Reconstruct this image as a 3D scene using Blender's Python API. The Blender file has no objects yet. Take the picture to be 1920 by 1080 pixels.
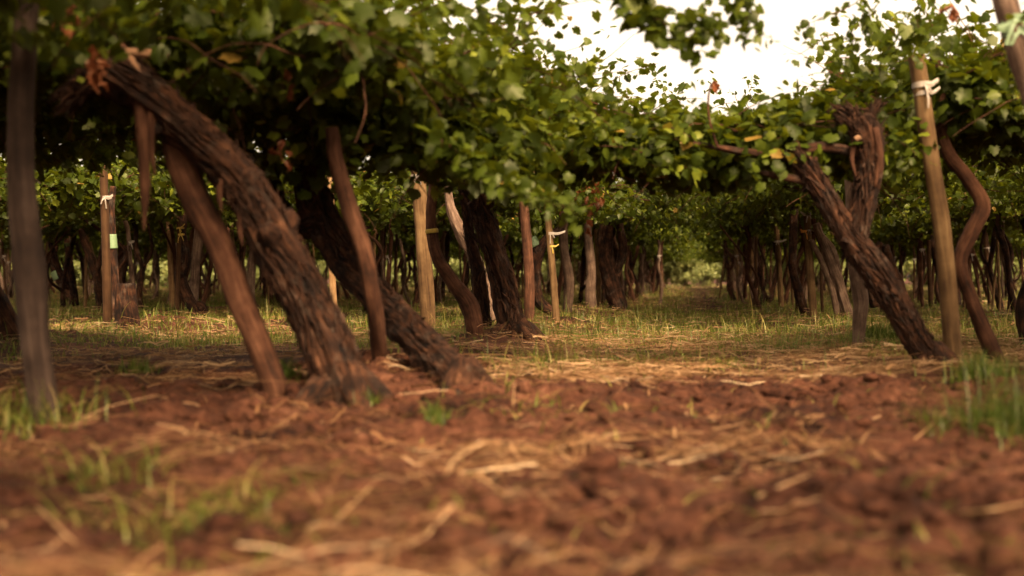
import bpy, math
import numpy as np

R = math.radians
sc = bpy.context.scene
COL = sc.collection
PI = math.pi

# ------------------------------------------------------------------ camera
FPX, CX, HY, EYE = 2400.0, 960.0, 520.0, 0.55     # photo pixels: focal length, centre, horizon; eye height in metres
cam = bpy.data.cameras.new("camera")
cam.sensor_width = 36.0
cam.lens = 36.0 * FPX / 1920.0
cam.shift_y = -20.0 / 1920.0
cam.clip_start = 0.05
cam.clip_end = 2000.0
cam.dof.use_dof = True
cam.dof.focus_distance = 13.5
cam.dof.aperture_fstop = 1.45
cam.dof.aperture_blades = 0
camo = bpy.data.objects.new("camera", cam)
COL.objects.link(camo)
camo.location = (0, 0, EYE)
camo.rotation_euler = (R(90), 0, 0)
sc.camera = camo

# ------------------------------------------------------------------ sky, sun, exposure
SUN_EL, SUN_AZ = R(43), R(158)           # azimuth from +Y clockwise: high behind the camera, a little to the right
w = bpy.data.worlds.new("World")
sc.world = w
w.use_nodes = True
nt = w.node_tree
bg = nt.nodes["Background"]
sky = nt.nodes.new("ShaderNodeTexSky")
sky.sky_type = 'NISHITA'
sky.sun_disc = False
sky.sun_elevation = SUN_EL
sky.sun_rotation = SUN_AZ
sky.air_density = 1.0
sky.dust_density = 6.0
sky.ozone_density = 0.6
hsv = nt.nodes.new("ShaderNodeHueSaturation")
hsv.inputs['Saturation'].default_value = 0.12
tint = nt.nodes.new("ShaderNodeMix")
tint.data_type = 'RGBA'
tint.blend_type = 'MULTIPLY'
tint.inputs['Factor'].default_value = 1.0
tint.inputs['B'].default_value = (1.0, 0.81, 0.60, 1)
nt.links.new(sky.outputs[0], hsv.inputs['Color'])
nt.links.new(hsv.outputs[0], tint.inputs['A'])
nt.links.new(tint.outputs['Result'], bg.inputs[0])
bg.inputs[1].default_value = 0.145
sl = bpy.data.lights.new("sun", 'SUN')
sl.energy = 2.0
sl.angle = R(18)
sl.color = (1.0, 0.73, 0.43)
so = bpy.data.objects.new("sun", sl)
COL.objects.link(so)
so.rotation_euler = (R(90) - SUN_EL, 0, PI - SUN_AZ)
sc.view_settings.view_transform = 'Standard'
sc.view_settings.look = 'None'
sc.view_settings.exposure = 2.05
sc.view_settings.gamma = 1.0
sc.render.engine = 'CYCLES'
sc.cycles.max_bounces = 6
sc.cycles.diffuse_bounces = 3
sc.cycles.glossy_bounces = 2
sc.cycles.transmission_bounces = 3
sc.cycles.caustics_reflective = False
sc.cycles.caustics_refractive = False
sc.cycles.sample_clamp_indirect = 4.0
sc.cycles.use_denoising = True

# ------------------------------------------------------------------ noise
def _h(i, j, k, seed):
    n = (i.astype(np.int64) * 374761393 + j.astype(np.int64) * 668265263 + k.astype(np.int64) * 2147483647 + seed * 1274126177) & 0xFFFFFFFF
    n = ((n ^ (n >> 13)) * 1274126177) & 0xFFFFFFFF
    n = ((n ^ (n >> 16)) * 2246822519) & 0xFFFFFFFF
    return ((n ^ (n >> 15)) & 0xFFFFFF) / float(0xFFFFFF)

def vn(x, y, z=None, seed=0):
    x = np.asarray(x, float); y = np.asarray(y, float)
    z = np.zeros_like(x) if z is None else np.asarray(z, float)
    xi, yi, zi = np.floor(x), np.floor(y), np.floor(z)
    fx, fy, fz = x - xi, y - yi, z - zi
    fx = fx * fx * (3 - 2 * fx); fy = fy * fy * (3 - 2 * fy); fz = fz * fz * (3 - 2 * fz)
    r = 0
    for a in (0, 1):
        for b in (0, 1):
            for c in (0, 1):
                wgt = (fx if a else 1 - fx) * (fy if b else 1 - fy) * (fz if c else 1 - fz)
                r = r + wgt * _h(xi + a, yi + b, zi + c, seed)
    return r * 2 - 1

def fbm(x, y, z=None, oct=4, seed=0, gain=0.5):
    r, a, f = 0, 1.0, 1.0
    for o in range(oct):
        r = r + a * vn(np.asarray(x) * f, np.asarray(y) * f, None if z is None else np.asarray(z) * f, seed + o * 17)
        a *= gain; f *= 2.03
    return r

# ------------------------------------------------------------------ row frame: u across the aisle, v along it
RS, RC = 0.1443, 0.9895
ROWANG = -math.asin(RS)
def uv2xy(u, v): return u * RC + v * RS, -u * RS + v * RC
def xy2uv(x, y): return x * RC - y * RS, x * RS + y * RC

LEFT_ROWS = [-1.8 - 3.2 * k for k in range(11)]
RIGHT_ROWS = [1.5 + 3.2 * k for k in range(8)]

def sstep(a, b, t):
    t = np.clip((t - a) / (b - a), 0, 1)
    return t * t * (3 - 2 * t)

def ground_h(x, y):
    x = np.asarray(x, float); y = np.asarray(y, float)
    u, v = xy2uv(x, y)
    near = 1 - sstep(18, 40, y)
    h = 0.02 * vn(x * 0.5, y * 0.5, seed=3) * near
    amp = sstep(4.9, 6.2, v)
    for ur, a in [(LEFT_ROWS[0], 0.09), (LEFT_ROWS[1], 0.08), (LEFT_ROWS[2], 0.07), (RIGHT_ROWS[0], 0.07), (RIGHT_ROWS[1], 0.06)]:
        h = h + a * np.exp(-((u - ur) / 0.5) ** 2) * (0.75 + 0.6 * vn(x * 1.3, y * 1.3, seed=11)) * near * amp
    # the ploughed headland in front: furrows across the aisle, banks and clods
    till = 1 - sstep(5.9, 6.9, y + 0.25 * vn(x * 0.9, y * 0.9, seed=5) - 1.1 * sstep(-0.3, -1.4, u))
    h = h + till * 0.03 * np.sin(y * 4.3 + 0.9 * vn(x * 0.7, y * 0.7, seed=6) + 0.25 * x)
    h = h + 0.03 * np.exp(-((y - 6.35 - 0.12 * vn(x * 1.5, x * 0, seed=7)) / 0.16) ** 2) * sstep(-0.8, 0.2, u)
    h = h + (till * .03 + .008) * vn(x * 2.9, y * 2.9, seed=19)
    n1 = vn(x * 7.5, y * 7.5, seed=21); n2 = vn(x * 15, y * 15, seed=22); n3 = vn(x * 31, y * 31, seed=23)
    clod = 0.036 * np.maximum(n1, -0.4) + 0.018 * np.maximum(n2, -0.3) + 0.010 * n3
    h = h + (0.3 + 0.9 * till) * clod * near
    for mx, my, a, r in [(-1.15, 4.05, 0.12, 0.22), (-0.80, 3.85, 0.05, 0.16), (-1.75, 5.2, 0.10, 0.35), (-0.15, 2.85, 0.03, 0.07),
                         (-4.0, 10.6, 0.10, 0.5), (-2.55, 8.3, 0.05, 0.5), (2.35, 5.9, 0.08, 0.35), (0.0, 3.2, 0.025, 0.3), (-3.6, 12.6, 0.14, 0.7),
                         (-0.78, 5.85, 0.05, 0.24), (-0.25, 6.1, 0.05, 0.22), (-1.1, 5.95, 0.04, 0.18), (0.02, 11.0, 0.06, 0.3), (2.55, 7.8, 0.05, 0.24), (-0.70, 6.85, 0.15, 0.34)]:
        h = h + a * np.exp(-(((x - mx) ** 2 + (y - my) ** 2) / r ** 2)) * (0.8 + 0.5 * vn(x * 9, y * 9, seed=31))
    h = h + 0.10 * sstep(55, 75, y) * 0
    return h - 0.02

_DS = np.geomspace(1.6, 120, 3000)
def ground_px(px, py):
    """distance (along +Y) at which the ray through a photo pixel meets the ground"""
    x = (px - CX) / FPX * _DS
    z = EYE + (HY - py) / FPX * _DS
    hit = np.nonzero(z <= ground_h(x, _DS))[0]
    return float(_DS[hit[0]]) if len(hit) else 100.0

def P(px, py, d):
    return np.array([(px - CX) / FPX * d, d, EYE + (HY - py) / FPX * d])

# ------------------------------------------------------------------ mesh plumbing
def part(V, F, bk=None, tint=None, mi=0):
    V = np.asarray(V, float)
    return dict(V=V, F=np.asarray(F, np.int64), bk=np.zeros((len(V), 3)) if bk is None else bk,
                tint=np.zeros(len(V)) if tint is None else np.asarray(tint, float), mi=mi)

def build_mesh(name, parts, mats, smooth=True):
    V = np.concatenate([p['V'] for p in parts])
    off, Fs, mis = 0, [], []
    for p in parts:
        F = p['F']
        if F.shape[1] == 4:
            F = np.concatenate([F[:, [0, 1, 2]], F[:, [0, 2, 3]]])
        Fs.append(F + off); mis.append(np.full(len(F), p['mi'], np.int32)); off += len(p['V'])
    F = np.concatenate(Fs); mi = np.concatenate(mis)
    me = bpy.data.meshes.new(name)
    me.vertices.add(len(V)); me.vertices.foreach_set('co', V.astype(np.float32).ravel())
    me.loops.add(F.size); me.loops.foreach_set('vertex_index', F.astype(np.int32).ravel())
    me.polygons.add(len(F))
    me.polygons.foreach_set('loop_start', np.arange(0, F.size, 3, dtype=np.int32))
    me.polygons.foreach_set('material_index', mi)
    me.polygons.foreach_set('use_smooth', np.full(len(F), bool(smooth)))
    a = me.attributes.new('bk', 'FLOAT_VECTOR', 'POINT')
    a.data.foreach_set('vector', np.concatenate([p['bk'] for p in parts]).astype(np.float32).ravel())
    a = me.attributes.new('tint', 'FLOAT', 'POINT')
    a.data.foreach_set('value', np.concatenate([p['tint'] for p in parts]).astype(np.float32))
    for m in mats: me.materials.append(m)
    me.update(calc_edges=True)
    me.validate()
    return me

def link(name, data, parent=None, loc=(0, 0, 0), rotz=0.0):
    o = bpy.data.objects.new(name, data)
    COL.objects.link(o)
    o.location = loc
    o.rotation_euler = (0, 0, rotz)
    if parent is not None: o.parent = parent
    return o

def tag(o, label, cat, group=None, kind=None):
    if label: o['label'] = label
    if cat: o['category'] = cat
    if group: o['group'] = group
    if kind: o['kind'] = kind
    return o

def shift(parts, base):
    for p in parts: p['V'] = p['V'] - np.asarray(base)
    return parts

# ------------------------------------------------------------------ materials
def newmat(name):
    m = bpy.data.materials.new(name); m.use_nodes = True
    n = m.node_tree; n.nodes.clear()
    return m, n, n.nodes.new("ShaderNodeOutputMaterial")

def ramp(n, stops, src):
    r = n.nodes.new("ShaderNodeValToRGB")
    e = r.color_ramp.elements
    while len(e) < len(stops): e.new(0.5)
    for el, (p, c) in zip(e, stops):
        el.position = p; el.color = (*c, 1)
    n.links.new(src, r.inputs[0])
    return r.outputs[0]

def noise(n, vec, scale, detail=4, rough=0.55, dist=0.0):
    t = n.nodes.new("ShaderNodeTexNoise")
    t.inputs['Scale'].default_value = scale; t.inputs['Detail'].default_value = detail
    t.inputs['Roughness'].default_value = rough; t.inputs['Distortion'].default_value = dist
    n.links.new(vec, t.inputs['Vector'])
    return t.outputs['Fac']

def wood_mat(name, stops, grain=(1, 1, 0.12), scale=40, bump=0.6, rough=0.9, patch=6.0, bdist=0.01, grey=None):
    m, n, out = newmat(name)
    a = n.nodes.new("ShaderNodeAttribute"); a.attribute_name = 'bk'
    mp = n.nodes.new("ShaderNodeMapping"); mp.inputs['Scale'].default_value = grain
    n.links.new(a.outputs['Vector'], mp.inputs['Vector'])
    g = noise(n, mp.outputs[0], scale, 6, 0.65, 0.6)
    pt = noise(n, a.outputs['Vector'], patch, 3, 0.6)
    mx = n.nodes.new("ShaderNodeMath"); mx.operation = 'MULTIPLY_ADD'
    mx.inputs[1].default_value = 0.45; n.links.new(pt, mx.inputs[0])
    sc1 = n.nodes.new("ShaderNodeMath"); sc1.operation = 'MULTIPLY'; sc1.inputs[1].default_value = 0.55
    n.links.new(g, sc1.inputs[0]); n.links.new(sc1.outputs[0], mx.inputs[2])
    col = ramp(n, stops, mx.outputs[0])
    if grey:
        pf = noise(n, a.outputs['Vector'], 7.5, 5, 0.7)
        pr = n.nodes.new("ShaderNodeMapRange"); pr.inputs['From Min'].default_value = 0.54; pr.inputs['From Max'].default_value = 0.66
        pr.inputs['To Max'].default_value = 0.6
        n.links.new(pf, pr.inputs['Value'])
        mg = n.nodes.new("ShaderNodeMix"); mg.data_type = 'RGBA'
        n.links.new(pr.outputs[0], mg.inputs['Factor']); n.links.new(col, mg.inputs['A'])
        gr = ramp(n, [(0.35, (0.02, 0.014, 0.010)), (0.65, grey)], g)
        n.links.new(gr, mg.inputs['B']); col = mg.outputs['Result']
    b = n.nodes.new("ShaderNodeBsdfPrincipled")
    b.inputs['Roughness'].default_value = rough
    b.inputs['Specular IOR Level'].default_value = 0.15
    n.links.new(col, b.inputs['Base Color'])
    bp = n.nodes.new("ShaderNodeBump"); bp.inputs['Strength'].default_value = bump; bp.inputs['Distance'].default_value = bdist
    n.links.new(g, bp.inputs['Height']); n.links.new(bp.outputs[0], b.inputs['Normal'])
    n.links.new(b.outputs[0], out.inputs[0])
    return m

def leaf_mat(name, stops, trans=(0.2, 0.3, 0.03), tw=0.35, gloss=0.06):
    m, n, out = newmat(name)
    a = n.nodes.new("ShaderNodeAttribute"); a.attribute_name = 'tint'
    col = ramp(n, stops, a.outputs['Fac'])
    d = n.nodes.new("ShaderNodeBsdfDiffuse"); n.links.new(col, d.inputs[0])
    t = n.nodes.new("ShaderNodeBsdfTranslucent")
    mc = n.nodes.new("ShaderNodeMix"); mc.data_type = 'RGBA'; mc.inputs['Factor'].default_value = 0.5
    n.links.new(col, mc.inputs['A']); mc.inputs['B'].default_value = (*trans, 1)
    n.links.new(mc.outputs['Result'], t.inputs[0])
    mix = n.nodes.new("ShaderNodeMixShader"); mix.inputs[0].default_value = tw
    n.links.new(d.outputs[0], mix.inputs[1]); n.links.new(t.outputs[0], mix.inputs[2])
    gl = n.nodes.new("ShaderNodeBsdfGlossy"); gl.inputs['Roughness'].default_value = 0.45
    gl.inputs['Color'].default_value = (0.9, 0.85, 0.6, 1)
    m2 = n.nodes.new("ShaderNodeMixShader"); m2.inputs[0].default_value = gloss
    n.links.new(mix.outputs[0], m2.inputs[1]); n.links.new(gl.outputs[0], m2.inputs[2])
    n.links.new(m2.outputs[0], out.inputs[0])
    return m

def flat_mat(name, col, rough=0.6, trans=0.0):
    m, n, out = newmat(name)
    b = n.nodes.new("ShaderNodeBsdfPrincipled")
    tc = n.nodes.new("ShaderNodeTexCoord")
    f = noise(n, tc.outputs['Object'], 60, 3)
    c = ramp(n, [(0.3, tuple(0.75 * v for v in col)), (0.7, col)], f)
    n.links.new(c, b.inputs['Base Color'])
    b.inputs['Roughness'].default_value = rough
    n.links.new(b.outputs[0], out.inputs[0])
    return m

BARK = wood_mat("shaggy_bark", [(0.37, (0.003, 0.0014, 0.0008)), (0.47, (0.015, 0.0057, 0.0025)), (0.57, (0.045, 0.017, 0.0072)), (0.70, (0.125, 0.055, 0.026))],
                grain=(1, 1, 0.16), scale=42, bump=1.0, patch=9, bdist=0.022, grey=(0.095, 0.066, 0.046))
BARK_GREY = wood_mat("grey_bark", [(0.33, (0.022, 0.012, 0.0075)), (0.5, (0.085, 0.050, 0.032)), (0.68, (0.19, 0.125, 0.086))],
                     grain=(1, 1, 0.07), scale=60, bump=0.5, patch=7, bdist=0.006)
BARK_RED = wood_mat("reddish_bark", [(0.35, (0.009, 0.0036, 0.0018)), (0.5, (0.044, 0.0165, 0.0075)), (0.68, (0.11, 0.047, 0.024))],
                    grain=(1, 1, 0.08), scale=60, bump=0.6, patch=8, bdist=0.008)
BARK_DARK = wood_mat("dark_weathered_wood", [(0.33, (0.008, 0.0045, 0.003)), (0.5, (0.028, 0.016, 0.0105)), (0.68, (0.070, 0.044, 0.031))],
                     grain=(1, 1, 0.07), scale=45, bump=0.6, patch=7, bdist=0.008)
POST = wood_mat("yellow_post_wood", [(0.34, (0.024, 0.011, 0.0045)), (0.49, (0.078, 0.042, 0.0165)), (0.66, (0.145, 0.087, 0.038))],
                grain=(1, 1, 0.05), scale=45, bump=0.25, patch=5, bdist=0.004)
POST_BROWN = wood_mat("brown_post_wood", [(0.3, (0.014, 0.006, 0.0025)), (0.5, (0.036, 0.016, 0.006)), (0.7, (0.07, 0.034, 0.013))],
                      grain=(1, 1, 0.05), scale=45, bump=0.3, patch=5, bdist=0.004)
STAKE_PALE = wood_mat("pale_stake_wood", [(0.3, (0.08, 0.038, 0.015)), (0.5, (0.18, 0.10, 0.043)), (0.7, (0.29, 0.18, 0.09))],
                      grain=(1, 1, 0.05), scale=45, bump=0.3, patch=9, bdist=0.004)
CUTWOOD = wood_mat("cut_wood", [(0.3, (0.07, 0.034, 0.016)), (0.55, (0.16, 0.085, 0.045)), (0.75, (0.24, 0.14, 0.08))],
                   grain=(1, 1, 0.2), scale=50, bump=0.3, bdist=0.003)
LEAF = leaf_mat("vine_leaf", [(0.0, (0.007, 0.012, 0.0012)), (0.4, (0.023, 0.035, 0.0028)), (0.75, (0.058, 0.075, 0.0055)), (0.97, (0.15, 0.165, 0.015)), (1.0, (0.22, 0.13, 0.025))],
                trans=(0.19, 0.20, 0.006), tw=0.36, gloss=0.015)
DEADLEAF = leaf_mat("dead_leaf", [(0.0, (0.06, 0.015, 0.006)), (0.5, (0.17, 0.045, 0.016)), (1.0, (0.26, 0.10, 0.045))], trans=(0.35, 0.10, 0.03), tw=0.25, gloss=0.03)
GRASSM = leaf_mat("grass_blade", [(0.0, (0.016, 0.029, 0.0035)), (0.35, (0.052, 0.076, 0.008)), (0.6, (0.13, 0.135, 0.020)), (0.8, (0.26, 0.19, 0.057)), (1.0, (0.34, 0.22, 0.095))],
                  trans=(0.20, 0.28, 0.03), tw=0.3, gloss=0.03)
STRAWM = leaf_mat("straw", [(0.0, (0.055, 0.022, 0.009)), (0.4, (0.13, 0.058, 0.025)), (0.75, (0.23, 0.122, 0.056)), (1.0, (0.34, 0.21, 0.11))], trans=(0.4, 0.24, 0.10), tw=0.15, gloss=0.04)
BUSHM = leaf_mat("bush_leaf", [(0.0, (0.05, 0.065, 0.016)), (0.5, (0.12, 0.135, 0.036)), (1.0, (0.22, 0.21, 0.065))], trans=(0.16, 0.17, 0.04), tw=0.3, gloss=0.03)
TIE_WHITE = flat_mat("white_tie", (0.25, 0.20, 0.155))
TIE_YELLOW = flat_mat("yellow_tie", (0.32, 0.21, 0.02))
TIE_ORANGE = flat_mat("orange_tie", (0.5, 0.2, 0.015))
TIE_GREEN = flat_mat("green_band", (0.13, 0.19, 0.085))
PETAL = flat_mat("yellow_petal", (0.80, 0.42, 0.02))

def soil_material():
    m, n, out = newmat("soil")
    tc = n.nodes.new("ShaderNodeTexCoord")
    f1 = noise(n, tc.outputs['Object'], 1.6, 5, 0.6)
    f2 = noise(n, tc.outputs['Object'], 22, 6, 0.7)
    f3 = noise(n, tc.outputs['Object'], 90, 4, 0.7)
    ad = n.nodes.new("ShaderNodeMath"); ad.operation = 'MULTIPLY_ADD'; ad.inputs[1].default_value = 0.45
    n.links.new(f1, ad.inputs[0])
    ad2 = n.nodes.new("ShaderNodeMath"); ad2.operation = 'MULTIPLY'; ad2.inputs[1].default_value = 0.55
    n.links.new(f2, ad2.inputs[0]); n.links.new(ad2.outputs[0], ad.inputs[2])
    col = ramp(n, [(0.39, (0.010, 0.0031, 0.0014)), (0.475, (0.038, 0.0128, 0.0060)), (0.56, (0.074, 0.0272, 0.0135)), (0.68, (0.14, 0.063, 0.035))], ad.outputs[0])
    b = n.nodes.new("ShaderNodeBsdfPrincipled"); b.inputs['Roughness'].default_value = 0.95
    b.inputs['Specular IOR Level'].default_value = 0.12
    n.links.new(col, b.inputs['Base Color'])
    hs = n.nodes.new("ShaderNodeMath"); hs.operation = 'MULTIPLY_ADD'; hs.inputs[1].default_value = 0.35
    n.links.new(f3, hs.inputs[0]); n.links.new(f2, hs.inputs[2])
    bp = n.nodes.new("ShaderNodeBump"); bp.inputs['Strength'].default_value = 0.9; bp.inputs['Distance'].default_value = 0.025
    n.links.new(hs.outputs[0], bp.inputs['Height']); n.links.new(bp.outputs[0], b.inputs['Normal'])
    n.links.new(b.outputs[0], out.inputs[0])
    return m
SOIL = soil_material()

# ------------------------------------------------------------------ ground: one sheet to the horizon
def axis(lo, hi, step, grow, end_lo, end_hi):
    mid = list(np.arange(lo, hi, step))
    a, s = [mid[-1]], step
    while a[-1] < end_hi: s *= grow; a.append(a[-1] + s)
    b, s = [mid[0]], step
    while b[-1] > end_lo: s *= grow; b.append(b[-1] - s)
    return np.array(sorted(b[1:]) + mid + a[1:])

def make_ground():
    xs = axis(-3.2, 3.2, 0.024, 1.022, -500, 500)
    ys = axis(1.5, 7.6, 0.02, 1.012, -30, 900)
    X, Y = np.meshgrid(xs, ys)
    Z = ground_h(X, Y)
    V = np.stack([X.ravel(), Y.ravel(), Z.ravel()], 1)
    nx, ny = len(xs), len(ys)
    i = np.arange(nx * ny).reshape(ny, nx)
    F = np.stack([i[:-1, :-1].ravel(), i[:-1, 1:].ravel(), i[1:, 1:].ravel(), i[1:, :-1].ravel()], 1)
    me = build_mesh("ground", [part(V, F)], [SOIL])
    tag(link("ground", me), "ploughed reddish brown soil running down the vineyard aisle", "ground", kind="structure")
make_ground()

# ------------------------------------------------------------------ tubes (trunks, poles, ties)
def catmull(pts, n):
    pts = np.asarray(pts, float)
    if len(pts) == 2: pts = np.array([pts[0], pts.mean(0), pts[1]])
    p = np.concatenate([[2 * pts[0] - pts[1]], pts, [2 * pts[-1] - pts[-2]]])
    t = np.linspace(0, len(pts) - 1 - 1e-6, n)
    i = t.astype(int); f = (t - i)[:, None]
    a, b, c, d = p[i], p[i + 1], p[i + 2], p[i + 3]
    return 0.5 * (2 * b + (c - a) * f + (2 * a - 5 * b + 4 * c - d) * f ** 2 + (3 * b - a - 3 * c + d) * f ** 3)

def tube(pts, radii, seg=16, n=None, lump=0.12, ridge=0.12, fine=0.0, twist=0.6, seed=0, mi=0, squash=None, round_end=True, step=0.04):
    pts = np.asarray(pts, float)
    L = np.linalg.norm(np.diff(pts, axis=0), axis=1).sum()
    n = n or max(6, int(L / step))
    C = catmull(pts, n)
    rr = np.asarray(radii, float)
    r = np.interp(np.linspace(0, 1, n), np.linspace(0, 1, len(rr)), rr)
    T = np.gradient(C, axis=0); T /= np.linalg.norm(T, axis=1)[:, None] + 1e-9
    s = np.concatenate([[0], np.cumsum(np.linalg.norm(np.diff(C, axis=0), axis=1))])
    A = np.zeros_like(T)
    a = np.cross(T[0], [0.3, 1, 0.1]); a /= np.linalg.norm(a); A[0] = a
    for i in range(1, n):
        a = A[i - 1] - T[i] * np.dot(A[i - 1], T[i]); A[i] = a / (np.linalg.norm(a) + 1e-9)
    B = np.cross(T, A)
    th = np.linspace(0, 2 * PI, seg, endpoint=False)
    TH, S = np.meshgrid(th, s)
    RR = np.repeat(r[:, None], seg, 1)
    tw = TH + twist * S
    ct, st = np.cos(tw), np.sin(tw)
    d = 1 + lump * fbm(ct * 1.1 + 7, st * 1.1, S * 3.2, 3, seed)
    if fine: d = d + 1.2 * fine * vn(ct * 1.9, st * 1.9 + 5, S * 8, seed + 3)
    if ridge: d = d + ridge * (0.8 - 2.4 * np.abs(fbm(ct * 2.6, st * 2.6 + 3, S * 1.3, 3, seed + 5))) 
    if fine: d = d + fine * (0.7 - 2.4 * np.abs(vn(ct * 6.5, st * 6.5, S * 5, seed + 9))) + fine * 0.6 * vn(ct * 14, st * 14, S * 11, seed + 10)
    RR = RR * d
    V = C[:, None, :] + RR[..., None] * (np.cos(TH)[..., None] * A[:, None, :] + np.sin(TH)[..., None] * B[:, None, :])
    bk = np.stack([ct * r[:, None] , st * r[:, None], S + seed * 0.37], -1)
    V = V.reshape(-1, 3); bk = bk.reshape(-1, 3)
    idx = np.arange(n * seg).reshape(n, seg)
    F = np.stack([idx[:-1], np.roll(idx[:-1], -1, 1), np.roll(idx[1:], -1, 1), idx[1:]], -1).reshape(-1, 4)
    # close both ends
    ends_v, ends_f, ends_b = [], [], []
    base = len(V)
    for e, (ring, sg) in enumerate(((idx[0], -1), (idx[-1], 1))):
        cpt = C[0] if e == 0 else C[-1]
        tip = cpt + T[0 if e == 0 else -1] * sg * (r[0 if e == 0 else -1] * (0.25 if round_end else 0.02))
        inner = cpt + (V[ring] - cpt) * (0.8 if round_end else 0.96) + T[0 if e == 0 else -1] * sg * (r[-1] * 0.15 if round_end else 0.002)
        k0 = base + len(np.concatenate(ends_v)) if ends_v else base
        ends_v.append(inner); ends_v.append(tip[None]); ends_b.append(bk[ring]); ends_b.append(bk[ring].mean(0)[None])
        inn = k0 + np.arange(seg); tp = k0 + seg
        q = np.stack([ring, np.roll(ring, -1), np.roll(inn, -1), inn], 1)
        t3 = np.stack([inn, np.roll(inn, -1), np.full(seg, tp), np.full(seg, tp)], 1)
        if e == 0: q = q[:, ::-1]; t3 = t3[:, ::-1]
        ends_f += [q, t3[:, [0, 1, 2, 3]]]
    V = np.concatenate([V] + ends_v); bk = np.concatenate([bk] + ends_b)
    Fq = np.concatenate([F] + [ends_f[0], ends_f[2]])
    tri = np.concatenate([ends_f[1], ends_f[3]])
    T3 = np.concatenate([Fq[:, [0, 1, 2]], Fq[:, [0, 2, 3]],
                         np.array([[t[0], t[1], t[2]] if t[0] != t[1] else [t[1], t[2], t[3]] for t in tri])])
    p = part(V, T3, bk, None, mi)
    p['frame'] = (C, r, T, A, B)
    return p

def flakes(p, n, seed, length=(.05, .2), width=(.006, .024), lift=.016, mi=0):
    """loose fibrous strips of bark lying along a trunk, lifting at their ends"""
    rg = np.random.default_rng(seed)
    C, r, T, A, B = p['frame']
    m = 6
    Vs, Fs, Bk = [], [], []
    for k in range(n):
        i = rg.integers(1, len(C) - 2); th = rg.uniform(0, 6.28)
        nr = math.cos(th) * A[i] + math.sin(th) * B[i]
        side = np.cross(T[i], nr)
        L = rg.uniform(*length); w = rg.uniform(*width)
        t = np.linspace(-.5, .5, m)
        sk = rg.normal(0, .22)
        up = r[i] * 1.02 + lift * (rg.uniform(-.3, .3) + rg.uniform(.2, 1.6) * np.clip(t * rg.choice([-1, 1]) * 2, 0, 1) ** 1.5)
        cen = C[i] + nr * up[:, None] + T[i] * (t * L)[:, None] + side * (t * L * sk + rg.normal(0, .003, m))[:, None]
        ww = (w * np.array([.3, .8, 1, 1, .75, .3]))[:, None] * side / 2
        tn = nr * .0025
        V = np.concatenate([cen + ww, cen + tn, cen - ww, cen - tn])
        f = [[a * m + j, ((a + 1) % 4) * m + j, ((a + 1) % 4) * m + j + 1, a * m + j + 1] for a in range(4) for j in range(m - 1)]
        Fs.append(np.array(f) + 4 * m * k); Vs.append(V)
        o = rg.uniform(0, 3)
        Bk.append(np.stack([np.tile(np.linspace(0, .02, m), 4), np.repeat([0., .01, .02, .01], m) + o, np.tile(t * L, 4) + o], 1))
    return part(np.concatenate(Vs), np.concatenate(Fs), np.concatenate(Bk), None, mi)

def px_stem(path, d, widths, base_pt=True, **kw):
    """tube along photo pixels standing at distance d; each path item (x, y[, extra depth])"""
    pts, k = [], len(path)
    for q in path:
        dd = d + (q[2] if len(q) > 2 else 0)
        pts.append(P(q[0], q[1], dd))
    return tube(pts, np.asarray(widths) * d / FPX / 2, **kw)

def ribbon(pts, width, normal, thick=0.0008, mi=0):
    pts = catmull(pts, 12)
    nrm = np.asarray(normal, float)
    T = np.gradient(pts, axis=0); T /= np.linalg.norm(T, axis=1)[:, None] + 1e-9
    W = np.cross(T, nrm); W /= np.linalg.norm(W, axis=1)[:, None] + 1e-9
    N = np.cross(W, T)
    a, b = pts + W * width / 2, pts - W * width / 2
    V = np.concatenate([a + N * thick, b + N * thick, b - N * thick, a - N * thick])
    k = len(pts); F = []
    for s0 in range(4):
        s1 = (s0 + 1) % 4
        for i in range(k - 1): F.append([s0 * k + i, s1 * k + i, s1 * k + i + 1, s0 * k + i + 1])
    F += [[0, 3 * k, 2 * k, k], [k - 1, 2 * k - 1, 3 * k - 1, 4 * k - 1]]
    return part(V, F, None, None, mi)

def tie_parts(c, r1, width, link_to=None, r2=0.015, tails=2, seed=0):
    """a cloth band round a pole, optionally strung across to a neighbour, with a knot and loose ends"""
    rg = np.random.default_rng(seed)
    out = []
    width = width * .7
    th = np.linspace(0, 2 * PI, 13)
    for k in range(2):
        ring = np.stack([c[0] + (r1 + .002) * np.cos(th), c[1] + (r1 + .002) * np.sin(th), c[2] + (k - .5) * width * .5 + 0.006 * np.cos(th + k)], 1)
        for i in range(0, 12, 3):
            out.append(ribbon(ring[i:i + 4], width * .8, [math.cos(th[i + 1]), math.sin(th[i + 1]), 0]))
    front = np.array([c[0], c[1] - r1 - .004, c[2]])
    if link_to is not None:
        l = np.asarray(link_to, float)
        mid = (front + l) / 2 + [0, -.01, -.012]
        out.append(ribbon([front + [0, 0, width * .3], mid + [0, 0, width * .3], l + [0, -.02, width * .2]], width * .7, [0, -1, 0.2]))
        out.append(ribbon([front - [0, 0, width * .3], mid - [0, 0, width * .5], l + [0, -.02, -width * .2]], width * .6, [0, -1, -0.2]))
    for t in range(tails):
        dx = rg.uniform(-.05, .05); dl = rg.uniform(.05, .12)
        out.append(ribbon([front, front + [dx * .6, -.015, -dl * .4], front + [dx, -.01, -dl]], width * .6, [rg.uniform(-.3, .3), -1, 0.1]))
    return out

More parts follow.
